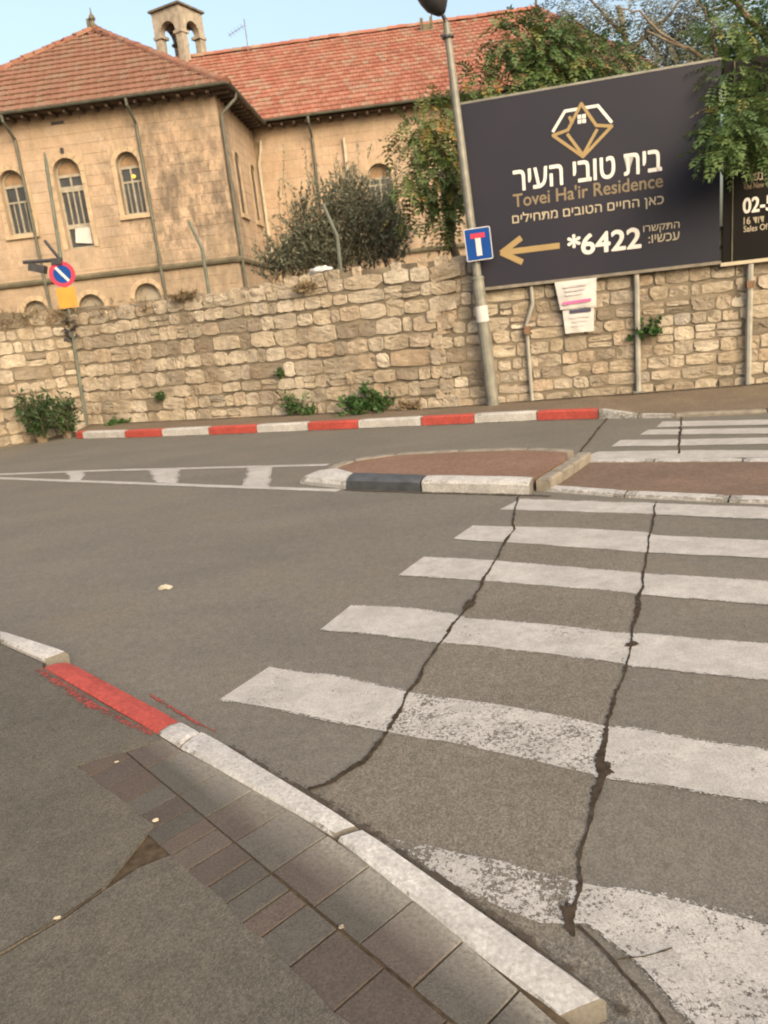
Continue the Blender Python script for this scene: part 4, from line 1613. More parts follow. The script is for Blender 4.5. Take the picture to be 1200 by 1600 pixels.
# aerial on the wing roof
an = thing('antenna', 'thin television aerial standing on the red roof beside the bell tower', 'antenna', tuple(P(-1.0, 11.6, wz(11.6))))
q = MB()
q.tube([P(-1.0, 11.6, wz(11.6)), P(-1.0, 11.6, 14.5)], .022, 6)
q.build('mast', M['metal'], an)
q = MB()
q.tube([P(-1.75, 11.5, 13.92), P(-.98, 11.6, 14.28)], .014, 5)
for k in range(5):
    c0 = P(-1.75, 11.5, 13.92).lerp(P(-.98, 11.6, 14.28), .08 + k * .18)
    q.tube([c0 - BG * .3, c0 + BG * .3], .008, 4)
q.build('boom', M['metal'], an)

# ------------------------------------------------------------------ billboards
NR = -nb(DR)                       # towards the road
rp_ = lambda s, z, w=0: W2 + DR * s + Z * z + NR * w
bb = thing('billboard', 'big dark grey billboard with a gold diamond emblem and a gold arrow above the wall', 'billboard', tuple(rp_(2.3, 0, .1)))
BW = .11
x0, x1, z0, z1 = .58, 4.115, 1.92, 4.50
q = MB()
q.box(rp_(x0, z0, BW - .05), DR * (x1 - x0), Z * (z1 - z0), NR * .05)
q.build('panel', M['panel'], bb, recalc=True)
q = MB()
q.box(rp_(x0 - .02, z0 - .045, BW - .06), DR * (x1 - x0 + .04), Z * .044, NR * .075)
q.build('frame_edge', M['kgrey'], bb, recalc=True)
q = MB()
q.box(rp_(x0, z1 + .001, BW - .055), DR * (x1 - x0), Z * .03, NR * .06)
q.build('frame_edge', M['metal'], bb, recalc=True)
for pts_, r_ in (([(1.46, 1.87), (1.47, 1.60), (1.36, 1.30), (1.385, .12)], .030), ([(2.99, 1.87), (2.99, .12)], .042)):
    q = MB()
    q.tube([rp_(s, z, .062) for s, z in pts_], r_, 8)
    po = q.build('support_post', M['metalpale'], bb)
    if r_ < .035:
        q = MB()
        q.cbox(rp_(1.37, 1.22, .09), DR, NR, Z, .045, .045, .06)
        q.build('clamp', M['rust'], po)
    else:
        q = MB()
        q.cbox(rp_(2.99, .135, .085), DR, NR, Z, .08, .07, .012)
        q.build('foot_plate', M['metal'], po)
bk = MB()
for s in (1.0, 2.4, 3.7):
    bk.box(rp_(s, z0 + .02, BW - .09), DR * .06, Z * (z1 - z0 - .04), NR * .038)
bk.build('back_rail', M['metal'], bb, recalc=True)


def text_faces(body, bold=0.0, shear=0):
    cu = bpy.data.curves.new('t', 'FONT')
    cu.body = body
    cu.size = 1
    cu.offset = bold
    cu.resolution_u = 4
    ob = bpy.data.objects.new('t', cu)
    COL.objects.link(ob)
    bpy.context.view_layer.update()
    dg = bpy.context.evaluated_depsgraph_get()
    ev = ob.evaluated_get(dg)
    me = ev.to_mesh()
    vs = [(v.co.x, v.co.y) for v in me.vertices]
    fs = [tuple(p.vertices) for p in me.polygons]
    ev.to_mesh_clear()
    bpy.data.objects.remove(ob)
    bpy.data.curves.remove(cu)
    return vs, fs


def lettering(parent, body, pos, u0, u1, za, zb, mat, bold=.02, w=.004, name='lettering', serif=False):
    vs, fs = text_faces(body, 0)
    if not vs:
        return
    xa, xb = min(v[0] for v in vs), max(v[0] for v in vs)
    ya, yb = min(v[1] for v in vs), max(v[1] for v in vs)
    # one object per word: words are parted where no letter covers a wide stretch
    iv = sorted((min(vs[i][0] for i in f), max(vs[i][0] for i in f)) for f in fs)
    cuts, reach = [], iv[0][1]
    for lo, hi in iv:
        if lo - reach > .14:
            cuts.append((lo + reach) / 2)
        reach = max(reach, hi)
    bb_ = bold * .55 * (zb - za) / (yb - ya)
    dirs = [(0, 0), (1, 0), (-1, 0), (0, 1), (0, -1), (.7, .7), (-.7, -.7), (.7, -.7), (-.7, .7)] if bold else [(0, 0)]
    for wi in range(len(cuts) + 1):
        lo = cuts[wi - 1] if wi else -1e9
        hi = cuts[wi] if wi < len(cuts) else 1e9
        wf_ = [f for f in fs if lo <= vs[f[0]][0] < hi]
        used = sorted({i for f in wf_ for i in f})
        ix = {i: k for k, i in enumerate(used)}
        m_ = MB()
        for k, (ox, oy) in enumerate(dirs):
            m_.add([pos(u0 + (vs[i][0] - xa) / (xb - xa) * (u1 - u0) + ox * bb_, za + (vs[i][1] - ya) / (yb - ya) * (zb - za) + oy * bb_, w + k * .00015) for i in used], [tuple(ix[i] for i in f) for f in wf_])
        m_.build(name, mat, parent)


fpos = lambda u, z, w: rp_(u, z, BW + w)
heb = lambda s: s[::-1]
lettering(bb, heb('בית טובי העיר'), fpos, 1.29, 3.345, 3.225, 3.51, M['printwhite'], .025)
lettering(bb, heb('כאן החיים הטובים מתחילים'), fpos, 1.24, 3.37, 2.745, 2.925, M['cream'], .012)
lettering(bb, '*6422', fpos, 2.03, 3.05, 2.23, 2.52, M['printwhite'], .045)
lettering(bb, heb('התקשרו'), fpos, 3.09, 3.58, 2.405, 2.52, M['cream'], .01)
lettering(bb, heb('עכשיו:'), fpos, 3.16, 3.58, 2.275, 2.385, M['cream'], .01)
lettering(bb, "Tovei Ha'ir Residence", fpos, 1.27, 3.36, 3.01, 3.195, M['golddim'], .022)


def strokes(parent, name, segs, wid, mat, pos, w=.004, closed=False):
    m_ = MB()
    for (a, b) in segs:
        a, b = Vector((a[0], a[1])), Vector((b[0], b[1]))
        d = (b - a).normalized()
        n = Vector((-d.y, d.x)) * wid
        e_ = d * wid * .6
        q = [a - e_ - n, b + e_ - n, b + e_ + n, a - e_ + n]
        w += .0003
        m_.quad(*[pos(c.x, c.y, w) for c in q])
    return m_.build(name, mat, parent)


def poly_line(p):
    return list(zip(p, p[1:]))


lx = 2.285
strokes(bb, 'emblem', poly_line([(1.885, 3.955), (2.06, 4.19), (2.235, 4.19)]) + poly_line([(2.335, 4.19), (2.51, 4.19), (2.685, 3.955)]), .020, M['printwhite'], fpos, .003)
strokes(bb, 'emblem', poly_line([(2.285, 4.25), (2.09, 3.94), (1.88, 3.90), (2.285, 3.56), (2.69, 3.90), (2.48, 3.94), (2.285, 4.25)]), .021, M['gold'], fpos, .006)
strokes(bb, 'emblem', poly_line([(2.085, 3.88), (2.285, 3.58), (2.485, 3.88)]) + [((2.12, 4.10), (2.15, 4.02))], .021, M['gold'], fpos, .009)
q = MB()
for i in (-1, 1):
    for j in (-1, 1):
        cx, cz = lx + i * .031, 4.055 + j * .031
        q.quad(*[fpos(cx + a * .026, cz + b * .026, .004) for a, b in ((-1, -1), (1, -1), (1, 1), (-1, 1))])
q.build('emblem', M['printwhite'], bb)
strokes(bb, 'arrow', [((1.09, 2.395), (1.885, 2.395))] + [((1.065, 2.40), (1.335, 2.56)), ((1.065, 2.39), (1.335, 2.235))], .042, M['gold'], fpos, .004)

b2 = thing('billboard', 'black billboard with white phone number at the right edge, half hidden by leaves', 'billboard', tuple(rp_(5.2, 0, .1)))
x0, x1, z0, z1 = 4.16, 7.4, 1.89, 4.47
q = MB()
q.box(rp_(x0, z0, BW - .06), DR * (x1 - x0), Z * (z1 - z0), NR * .05)
q.build('panel', M['panelblack'], b2, recalc=True)
q = MB()
q.box(rp_(x0 - .03, z0 - .05, BW - .06), DR * (x1 - x0 + .04), Z * .049, NR * .075)
q.build('frame_edge', M['cream'], b2, recalc=True)
q = MB()
q.box(rp_(x0 + .115, z0 + .01, BW - .009), DR * .014, Z * (z1 - z0 - .02), NR * .012)
q.build('trim_strip', M['ledge'], b2, recalc=True)
bpos = lambda u, z, w: rp_(u, z, BW - .01 + w)
lettering(b2, heb('בשנלר'), bpos, 4.42, 4.665, 2.93, 3.06, M['cream'], .01)
lettering(b2, 'The New', bpos, 4.42, 4.68, 2.83, 2.905, M['golddim'], .01)
lettering(b2, '02-5', bpos, 4.42, 4.80, 2.52, 2.715, M['printwhite'], .04)
lettering(b2, '16 דוד', bpos, 4.43, 4.69, 2.37, 2.465, M['cream'], .01)
lettering(b2, 'Sales Of', bpos, 4.43, 4.74, 2.27, 2.35, M['cream'], .008)
for s in (4.53, 6.6):
    q = MB()
    q.tube([rp_(s, 1.83, .085), rp_(s, .04, .085)], .046, 8)
    po = q.build('support_post', M['metalpale'], b2)
    q = MB()
    q.cbox(rp_(s, 1.55, .09), DR, NR, Z, .05, .05, .05)
    q.build('clamp', M['rust'], po)

# papers under the billboard
ppos = lambda u, z, w: rp_(u, z, .10 + w)


def sheet(name, label, pts, bulge, wall_w=.0):
    m_ = MB()
    (a, b, c, d) = [Vector(q) for q in pts]
    n = 10
    idx = {}
    for side_ in (0, 1):
        for i in range(n + 1):
            for j in range(n + 1):
                u, v = i / n, j / n
                q = a.lerp(b, u).lerp(d.lerp(c, u), v)
                w = wall_w + bulge * math.sin(math.pi * u) * math.sin(math.pi * v) + .012 * mn.noise(Vector((u * 4, v * 4, bulge * 50))) - side_ * .003
                idx[side_, i, j] = len(m_.v)
                m_.v.append(ppos(q.x, q.y, w))
    for side_ in (0, 1):
        for i in range(n):
            for j in range(n):
                f = (idx[side_, i, j], idx[side_, i + 1, j], idx[side_, i + 1, j + 1], idx[side_, i, j + 1])
                m_.f.append(f if side_ == 0 else f[::-1])
    m_.t = [.5] * len(m_.f)
    root = thing(name, label, 'poster', tuple(ppos(a.x, a.y, 0)))
    m_.build('sheet', M['paper'], root, smooth=True)
    return root


p1 = sheet('poster', 'crumpled white notice with a pink line hanging under the billboard', [(1.88, 1.47), (2.40, 1.47), (2.42, 1.88), (1.81, 1.88)], .03, .03)
strokes(p1, 'print', [((1.93, 1.56), (2.32, 1.575))], .020, M['pink'], ppos, .062)
strokes(p1, 'print', [((1.95, 1.80), (2.28, 1.81)), ((1.97, 1.74), (2.25, 1.745)), ((1.98, 1.68), (2.2, 1.685))], .014, M['faint'], ppos, .070)
p2 = sheet('poster', 'small white paper with a dark heading on the wall, lower of two notices', [(1.94, 1.11), (2.36, 1.11), (2.37, 1.462), (1.91, 1.462)], .01, .012)
strokes(p2, 'print', [((2.03, 1.425), (2.31, 1.43))], .028, M['ink'], ppos, .030)
strokes(p2, 'print', [((2.02, 1.34), (2.3, 1.345)), ((2.05, 1.28), (2.27, 1.285)), ((2.05, 1.22), (2.22, 1.222))], .010, M['faint'], ppos, .034)

# ------------------------------------------------------------------ street lamp and the dead-end sign on it
LB = Vector((1.905, 11.86, .12))
LA = Vector((-.295, 0, 5.40))          # it leans to the left
lp = lambda t: LB + LA * t
lamp = thing('street_lamp', 'leaning grey street lamp post with a dark lantern, in front of the wall', 'street lamp', tuple(LB))
q = MB()
q.tube([lp(0), lp(.36)], [.098, .092], 14)
q.lathe(lp(.36) - LA.normalized() * .02, LA, [(0, .092), (.005, .10), (.03, .10), (.05, .070)], 14)
q.build('base_sleeve', M['metal'], lamp, smooth=False)
q = MB()
q.tube([lp(.365), lp(.7), lp(1.0)], [.068, .060, .050], 12)
q.build('pole', M['metal'], lamp)
q = MB()
c0 = lp(.262)
q.tube([c0 - LA * .022, c0 + LA * .022], .0985, 14, caps=False)
q.build('sticker', M['paper'], lamp)
q = MB()
q.lathe(lp(.965), LA, [(0, .05), (.003, .085), (.03, .085), (.035, .05)], 10)
q.tube([lp(.972), lp(.972) + Vector((-.1, -.02, .0))], .02, 6)
q.build('collar', M['dark'], lamp)
q = MB()
hd = lp(1.0)
tip = hd + Vector((-.075, -.03, .15))
q.tube([hd, hd + Vector((-.01, 0, .04)), hd + Vector((-.04, -.02, .09)), tip], [.035, .03, .026, .03], 8)
q.build('arm', M['dark'], lamp)
q = MB()
axh = Vector((-.42, -.1, .90)).normalized()
q.lathe(tip - axh * .05, axh, [(0, .05), (.05, .10), (.13, .165), (.25, .20), (.34, .21), (.38, .19), (.48, .12), (.56, .05), (.6, .0)], 18)
lh = q.build('lantern', M['dark'], lamp, smooth=True)

sg = LB + LA * .449 + Vector((.055, -.13, 0))
dead = thing('dead_end_sign', 'blue square sign with a white T and red bar bolted to the lamp post', 'road sign', tuple(sg))
tl_ = R(-4.2)
SX = Vector((math.cos(tl_) * .97, .22, -math.sin(tl_) * -1)).normalized()
SX = Vector((.985, -.12, .03)).normalized()
SZ = Vector((-.055, 0, 1)).normalized()
SN = SX.cross(SZ).normalized()
if SN.y > 0:
    SN = -SN
spos = lambda u, z, w: sg + SX * u + SZ * z + SN * w


def rrect(mb, pos, hu, hz, r_, w0, w1, tint=.5):
    pts = []
    for cx, cz, a0 in ((hu - r_, -hz + r_, -90), (hu - r_, hz - r_, 0), (-hu + r_, hz - r_, 90), (-hu + r_, -hz + r_, 180)):
        for k in range(4):
            a = R(a0 + 30 * k)
            pts.append((cx + r_ * math.cos(a), cz + r_ * math.sin(a)))
    n = len(pts)
    mb.add([pos(u, z, w0) for u, z in pts] + [pos(u, z, w1) for u, z in pts], [tuple(range(n, 2 * n)), tuple(reversed(range(n)))] + [(k, (k + 1) % n, n + (k + 1) % n, n + k) for k in range(n)], tint)


q = MB(); rrect(q, spos, .195, .232, .025, -.004, 0); q.build('plate', M['signwhite'], dead)
q = MB(); rrect(q, spos, .183, .220, .020, 0.0005, .002); q.build('blue_field', M['blue'], dead)
q = MB(); q.quad(spos(-.040, -.165, .004), spos(.040, -.165, .004), spos(.040, .085, .004), spos(-.040, .085, .004)); q.build('white_stem', M['signwhite'], dead)
q = MB(); q.quad(spos(-.108, .085, .0045), spos(.108, .085, .0045), spos(.108, .155, .0045), spos(-.108, .155, .0045)); q.build('red_bar', M['signred'], dead)
q = MB()
for zz in (-.12, .12):
    q.cbox(spos(0, zz, -.045), SX, SN, SZ, .09, .04, .014)
q.build('bracket', M['metal'], dead)

# ------------------------------------------------------------------ no-parking sign on the tall thin pole
NB = Vector((-5.93, 15.60, .12))
NT = Vector((-5.66, 15.60, 5.3))
npk = lambda t: NB.lerp(NT, t)
nos = thing('no_parking_sign', 'round blue and red no parking sign with orange plate on a thin tall pole', 'road sign', tuple(NB))
q = MB()
q.tube([npk(0), npk(.5), npk(.97), npk(1.0)], [.042, .038, .034, .015], 8)
q.build('pole', M['fence'], nos)
nd = npk(.575) + Vector((0, -.06, 0))
VX, VN = Vector((.985, .17, 0)).normalized(), Vector((.17, -.985, 0)).normalized()
dpos = lambda u, z, w: nd + VX * u + Z * z + VN * w


def disc(mb, pos, r0, w0, w1, n=28, rin=0):
    vs, fs = [], []
    for w in (w0, w1):
        vs += [pos(r0 * math.cos(2 * math.pi * k / n), r0 * math.sin(2 * math.pi * k / n), w) for k in range(n)]
    mb.add(vs, [tuple(range(n, 2 * n)), tuple(reversed(range(n)))] + [(k, (k + 1) % n, n + (k + 1) % n, n + k) for k in range(n)])


q = MB(); disc(q, dpos, .245, -.004, 0); q.build('red_ring', M['signred'], nos)
q = MB(); disc(q, dpos, .170, .0005, .002); q.build('blue_disc', M['blue'], nos)
q = MB()
ca, sa = math.cos(R(-53)), math.sin(R(-53))
q.quad(*[dpos(a * ca - b * sa, a * sa + b * ca, .004) for a, b in ((-.168, -.026), (.168, -.026), (.168, .026), (-.168, .026))])
q.build('diagonal_bar', M['signwhite'], nos)
q = MB(); rrect(q, lambda u, z, w: dpos(u, z - .445, w), .180, .195, .01, -.004, 0); q.build('orange_plate', M['yellow'], nos)
q = MB()
c0 = npk(.365)
for k in range(16):
    a = RNG.uniform(0, 6.28)
    s = Vector((math.cos(a) * .06, math.sin(a) * .06 - .03, RNG.uniform(-.20, .20)))
    e2 = s + Vector((RNG.uniform(-.16, .16), RNG.uniform(-.12, .02), RNG.uniform(-.10, .10)))
    q.tube([c0 + s, c0 + (s + e2) * .5 + Vector((0, 0, .05)), c0 + e2], [.028, .022, .008], 5)
q.build('tangled_wire', M['dark'], nos)

fl = thing('floodlight', 'dark floodlight bar with a small box fixed to the thin pole above the sign', 'floodlight', tuple(npk(.62)))
q = MB()
q.tube([npk(.628), npk(.628) + Vector((-.72, -.05, .02))], .038, 7)
q.build('arm', M['dark'], fl)
q = MB()
q.tube([npk(.628) + Vector((0, -.05, 0)), npk(.70) + Vector((-.24, -.05, 0))], .034, 6)
q.build('strut', M['dark'], fl)
q = MB()
cb = npk(.628) + Vector((-.46, -.06, -.12))
q.cbox(cb, Vector((.95, 0, -.3)).normalized(), Vector((0, 1, 0)), Vector((.3, 0, .95)).normalized(), .15, .09, .075)
q.cbox(npk(.628) + Vector((-.07, -.05, -.03)), Vector((1, 0, 0)), Vector((0, 1, 0)), Z, .10, .05, .06)
q.build('lamp_box', M['dark'], fl, recalc=True)

# fence posts behind the wall
for (s, pts_, lab) in ((3.12, [(3.12, 0, .3), (3.13, 0, 3.22), (2.93, .0, 3.72)], 'bent green fence post behind the wall, below the pavilion window'),
                       (5.94, [(5.94, 0, .3), (5.96, 0, 3.05), (5.76, 0, 3.60)], 'bent green fence post standing in front of the olive bush')):
    q = MB()
    q.tube([W1 + DM * a + nb(DM) * .55 + Z * z for a, _, z in pts_], [.036, .034, .028], 7)
    o = q.build('fence_post', M['fence'])
    tag(o, lab, 'fence post', 'bent fence posts behind the wall')


# ------------------------------------------------------------------ foliage
def leaf(mb, p, d, side_, L, w, tint, fold=.25):
    n = d.cross(side_).normalized()
    a, m1, m2, b = p, p + d * L * .45 + side_ * w + n * w * fold, p + d * L * .45 - side_ * w + n * w * fold, p + d * L
    mb.add([a, m1, b, m2], [(0, 1, 2), (0, 2, 3)], tint)


def unit(rng):
    while True:
        v = Vector((rng.uniform(-1, 1), rng.uniform(-1, 1), rng.uniform(-1, 1)))
        if .05 < v.length < 1:
            return v.normalized()


def frond(mb, p, d, L, rng, nl, ll, lw, tint, droop=.6):
    """pinnate leaf: leaflets in pairs along a drooping stalk"""
    d = d.normalized()
    q = p
    s = d.cross(Z)
    s = s.normalized() if s.length > .1 else Vector((1, 0, 0))
    s = (s + unit(rng) * .35).normalized()
    step = L / nl
    for k in range(nl):
        d = (d - Z * droop * step / L * 1.4).normalized()
        s = (s - d * s.dot(d)).normalized()
        q = q + d * step
        t = min(1, max(0, tint + rng.uniform(-.10, .10)))
        sz = (1 - .45 * abs(k / nl - .45)) * rng.uniform(.8, 1.15)
        for sg_ in (-1, 1):
            dd = (s * sg_ + d * .55 + unit(rng) * .22).normalized()
            leaf(mb, q, dd, (d - dd * d.dot(dd)).normalized(), ll * sz, lw * sz, t)
    leaf(mb, q, d, s, ll, lw, tint)


def blob_points(rng, blobs, n, shell=.55):
    tot = sum(b[6] for b in blobs)
    for b in blobs:
        for k in range(int(n * b[6] / tot)):
            u = unit(rng)
            r_ = (shell + (1 - shell) * rng.random()) if rng.random() < .7 else rng.random()
            yield Vector((b[0] + u.x * b[3] * r_, b[1] + u.y * b[4] * r_, b[2] + u.z * b[5] * r_)), u


def limb(mb, pts, r0, r1, rng, n=7):
    pts = [Vector(q) for q in pts]
    out = []
    for a, b in zip(pts, pts[1:]):
        for k in range(4):
            out.append(a.lerp(b, k / 4) + unit(rng) * .03)
    out.append(pts[-1])
    m_ = len(out) - 1
    mb.tube(out, [r0 + (r1 - r0) * k / m_ for k in range(m_ + 1)], n)


def tree(name, label, cat, base, trunk_pts, r0, limbs, blobs, n, mat, rng, L=.34, nl=6, ll=.085, lw=.017, droop=.8, tints=(.25, .6), group=None, autumn=.0):
    root = thing(name, label, cat, base, group)
    tm = MB()
    limb(tm, trunk_pts, r0, r0 * .6, rng, 9)
    tm.build('trunk', M['bark'], root)
    for l_ in limbs:
        bm_ = MB()
        limb(bm_, l_[0], l_[1], l_[2], rng)
        bm_.build('limb', M['bark'], root)
    cm = MB()
    clump = {}
    for p, u in blob_points(rng, blobs, n):
        c = mn.noise(p * 1.7) * .5 + .5
        t = tints[0] + (tints[1] - tints[0]) * c + rng.uniform(-.12, .12)
        if rng.random() < autumn * (.4 + 1.6 * max(0, mn.noise(p * 2.3 + Vector((9, 0, 0))))):
            t = rng.uniform(.72, 1)
        d = (u + unit(rng) * .7 + Vector((0, -.25, -.1)))
        frond(cm, p, d, L * rng.uniform(.7, 1.25), rng, nl, ll, lw, min(1, max(0, t)), droop)
    cm.build('crown', mat, root)
    return root


def px(x, y, Y):
    """world point that the photograph shows at x, y (1200 x 1600) at distance Y; used for foliage masses only"""
    d = fw + rt * ((x - 600) / 1168) + up * ((800 - y) / 1168)
    return EYE + d * (Y / d.y)


def bl(x, y, Y, rx, rz, ry=None, w=1.0):
    c = px(x, y, Y)
    k = Y / 1168 * 1.02
    return (c.x, c.y, c.z, rx * k, (ry or min(rx, rz)) * k, rz * k, w * rx * rz / 1000)


trng = random.Random(99)
# feathery tree left of the lamp post
bt = px(715, 380, 13.6)
tree('feathery_tree', 'feathery yellow-green tree hanging over the wall left of the lamp post', 'tree', (bt.x, bt.y, 0),
     [(bt.x, bt.y, 0), (bt.x + .05, bt.y, 1.6), (bt.x - .1, bt.y, 2.8), tuple(px(715, 240, 13.6))], .10,
     [([px(712, 300, 13.6), px(680, 230, 13.5), px(650, 190, 13.4)], .045, .012), ([px(718, 260, 13.6), px(745, 180, 13.7), px(752, 130, 13.7)], .045, .012), ([px(705, 340, 13.6), px(660, 310, 13.4), px(640, 290, 13.4)], .03, .01)],
     [bl(672, 205, 13.5, 42, 36), bl(712, 195, 13.6, 30, 30), bl(655, 265, 13.4, 34, 44), bl(700, 270, 13.5, 36, 50), bl(695, 330, 13.5, 24, 34, w=.7), bl(640, 320, 13.4, 14, 24, w=.7), bl(745, 140, 13.8, 26, 24, w=1.2), bl(590, 220, 13.4, 14, 8, w=.5), bl(785, 130, 13.8, 26, 16, w=1.1)],
     660, M['leafA'], trng, .36, 6, .10, .022, .9, (.20, .66), autumn=.26)
bt = px(850, 300, 14.2)
tree('pinnate_tree', 'green pinnate-leaved tree rising behind the middle of the dark billboard', 'tree', (bt.x, bt.y, 0),
     [(bt.x, bt.y, 0), (bt.x, bt.y + .1, 2.4), tuple(px(850, 150, 14.2))], .14,
     [([px(850, 170, 14.2), px(820, 110, 14.1), px(790, 75, 14.0)], .06, .015), ([px(850, 160, 14.2), px(880, 90, 14.2), px(900, 60, 14.2)], .06, .015), ([px(852, 180, 14.2), px(930, 110, 14.4), px(980, 80, 14.4)], .05, .012)],
     [bl(800, 62, 14.0, 40, 24), bl(845, 85, 14.1, 42, 40), bl(835, 130, 14.0, 32, 34), bl(880, 110, 14.2, 40, 44, w=.9), bl(915, 130, 14.2, 40, 26, w=.8), bl(930, 98, 14.4, 40, 24, w=.9), bl(985, 108, 14.6, 34, 12, w=.7)],
     900, M['leafB'], trng, .36, 6, .10, .022, .8, (.18, .66), autumn=.30)
bt = px(1330, 300, 13.0)
tree('overhanging_tree', 'big tree at the right whose branches hang in front of the billboards', 'tree', (bt.x, bt.y, 0),
     [(bt.x, bt.y, 0), (bt.x - .1, bt.y - .1, 2.2), tuple(px(1290, 200, 12.6)), tuple(px(1230, 90, 12.2))], .22,
     [([px(1240, 110, 12.2), px(1190, 55, 12.0), px(1140, -10, 11.8)], .08, .03), ([px(1280, 190, 12.4), px(1180, 120, 11.5), px(1100, 90, 11.6), px(1010, 48, 11.9)], .055, .012), ([px(1270, 200, 12.2), px(1190, 190, 10.8), px(1110, 210, 10.3)], .045, .012), ([px(1115, 90, 11.6), px(1112, 40, 11.7), px(1085, -10, 11.7)], .03, .01), ([px(1070, 78, 11.7), px(1000, 20, 12), px(960, 8, 12)], .022, .006)],
     [bl(1150, 40, 11.8, 60, 40), bl(1180, 100, 11.6, 40, 44, w=1.3), bl(1145, 125, 11.2, 40, 26, w=.9), bl(1175, 175, 10.8, 40, 34, w=1.2), bl(1138, 185, 10.4, 36, 20, w=1.0), bl(1122, 235, 10.2, 22, 14, w=1.1), bl(1150, 215, 10.4, 44, 24, w=1.2), bl(1190, 225, 10.5, 24, 22, w=1.2), bl(1230, 60, 12, 50, 60, w=1.1), bl(1240, 160, 11.2, 50, 60, w=1.1), bl(1060, 98, 11.6, 20, 6, w=.4)],
     1400, M['leafB'], trng, .30, 6, .085, .019, .7, (.18, .70), autumn=.18)
bt = px(1010, 300, 21)
tree('grey_leaved_tree', 'thin grey-leaved tree against the sky far behind the billboard', 'tree', (bt.x, bt.y, 0),
     [(bt.x, bt.y, 0), (bt.x, bt.y, 4), tuple(px(985, 90, 21)), tuple(px(965, 10, 21))], .10,
     [([px(985, 100, 21), px(920, 50, 21), px(880, 15, 21)], .07, .015), ([px(985, 80, 21), px(1040, 30, 21), px(1075, -10, 21)], .07, .02), ([px(970, 50, 21), px(930, 10, 21), px(905, -20, 21)], .05, .012), ([px(1010, 60, 21), px(1030, 85, 21), px(1065, 100, 21)], .04, .01)],
     [bl(880, 20, 21, 36, 26), bl(870, 60, 21, 40, 22), bl(920, 40, 21, 34, 26, w=.7), bl(965, 10, 21, 44, 12, w=.8), bl(1010, 20, 21, 30, 26, w=.7), bl(1000, 70, 21, 44, 26, w=.8), bl(1060, 20, 21, 40, 30, w=.9), bl(1050, 75, 21, 36, 22, w=.7), bl(1100, 60, 21, 50, 50, w=1.2), bl(920, 90, 21, 40, 24, w=.9), bl(1030, 110, 21, 50, 14)],
     1300, M['leafC'], trng, .50, 5, .13, .022, .9, (.2, .8))

# olive bush behind the wall
orng = random.Random(4)
bt = px(520, 430, 15.6)
ob = thing('olive_bush', 'wide grey-green bush growing over the wall in front of the wing', 'bush', (bt.x, bt.y, 0))
cm, st_ = MB(), MB()
ob_blobs = [bl(450, 405, 15.7, 36, 28), bl(425, 425, 15.8, 18, 16, w=.7), bl(495, 385, 15.6, 42, 48), bl(540, 355, 15.5, 38, 62, 40), bl(548, 305, 15.5, 20, 32, 20, w=.5), bl(585, 358, 15.4, 40, 56, 40), bl(612, 378, 15.3, 32, 40), bl(520, 410, 15.4, 90, 26, 30), bl(470, 345, 15.6, 22, 30, w=.5)]
for p_, u_ in blob_points(orng, ob_blobs, 1250, .25):
    d = (u_ * .45 + Vector((0, -.1, .9)) + unit(orng) * .55).normalized()
    L_ = orng.uniform(.22, .48)
    tn = .42 + .5 * mn.noise(p_ * 1.6) + orng.uniform(-.12, .12)
    e_ = p_ + d * L_
    st_.tube([p_ - d * .25, p_, e_], [.006, .005, .002], 3, caps=False)
    for j in range(11):
        q = p_.lerp(e_, (j + .5) / 11)
        dd = (unit(orng) * .9 + d * .8).normalized()
        leaf(cm, q, dd, dd.cross(unit(orng)).normalized(), orng.uniform(.07, .13), orng.uniform(.011, .019), min(1, max(0, tn + orng.uniform(-.16, .16))))
for k in range(46):
    p_ = px(orng.choice((orng.gauss(545, 16), orng.uniform(430, 630))), orng.uniform(300, 390), 15.5) + Vector((0, orng.uniform(-.3, .3), 0))
    d = Vector((orng.gauss(0, .16), orng.gauss(0, .16), 1)).normalized()
    L_ = orng.uniform(.5, 1.0)
    tn = orng.uniform(.3, .8)
    st_.tube([p_, p_ + d * L_ * .5, p_ + d * L_ + unit(orng) * .08], [.007, .005, .002], 3, caps=False)
    for j in range(20):
        dd = (unit(orng) * .8 + d).normalized()
        leaf(cm, p_ + d * L_ * (.25 + .75 * j / 20), dd, dd.cross(unit(orng)).normalized(), orng.uniform(.06, .12), orng.uniform(.009, .015), min(1, max(0, tn + orng.uniform(-.16, .16))))
for k in range(9):
    b0 = px(440 + 21 * k, 430, 15.6) - Z * .8
    st_.tube([b0, b0 + Vector((orng.uniform(-.1, .1), 0, 1.0)), b0 + Vector((orng.uniform(-.3, .3), 0, 1.6))], [.03, .02, .01], 5)
cm.build('crown', M['leafO'], ob)
st_.build('stems', M['bark'], ob)


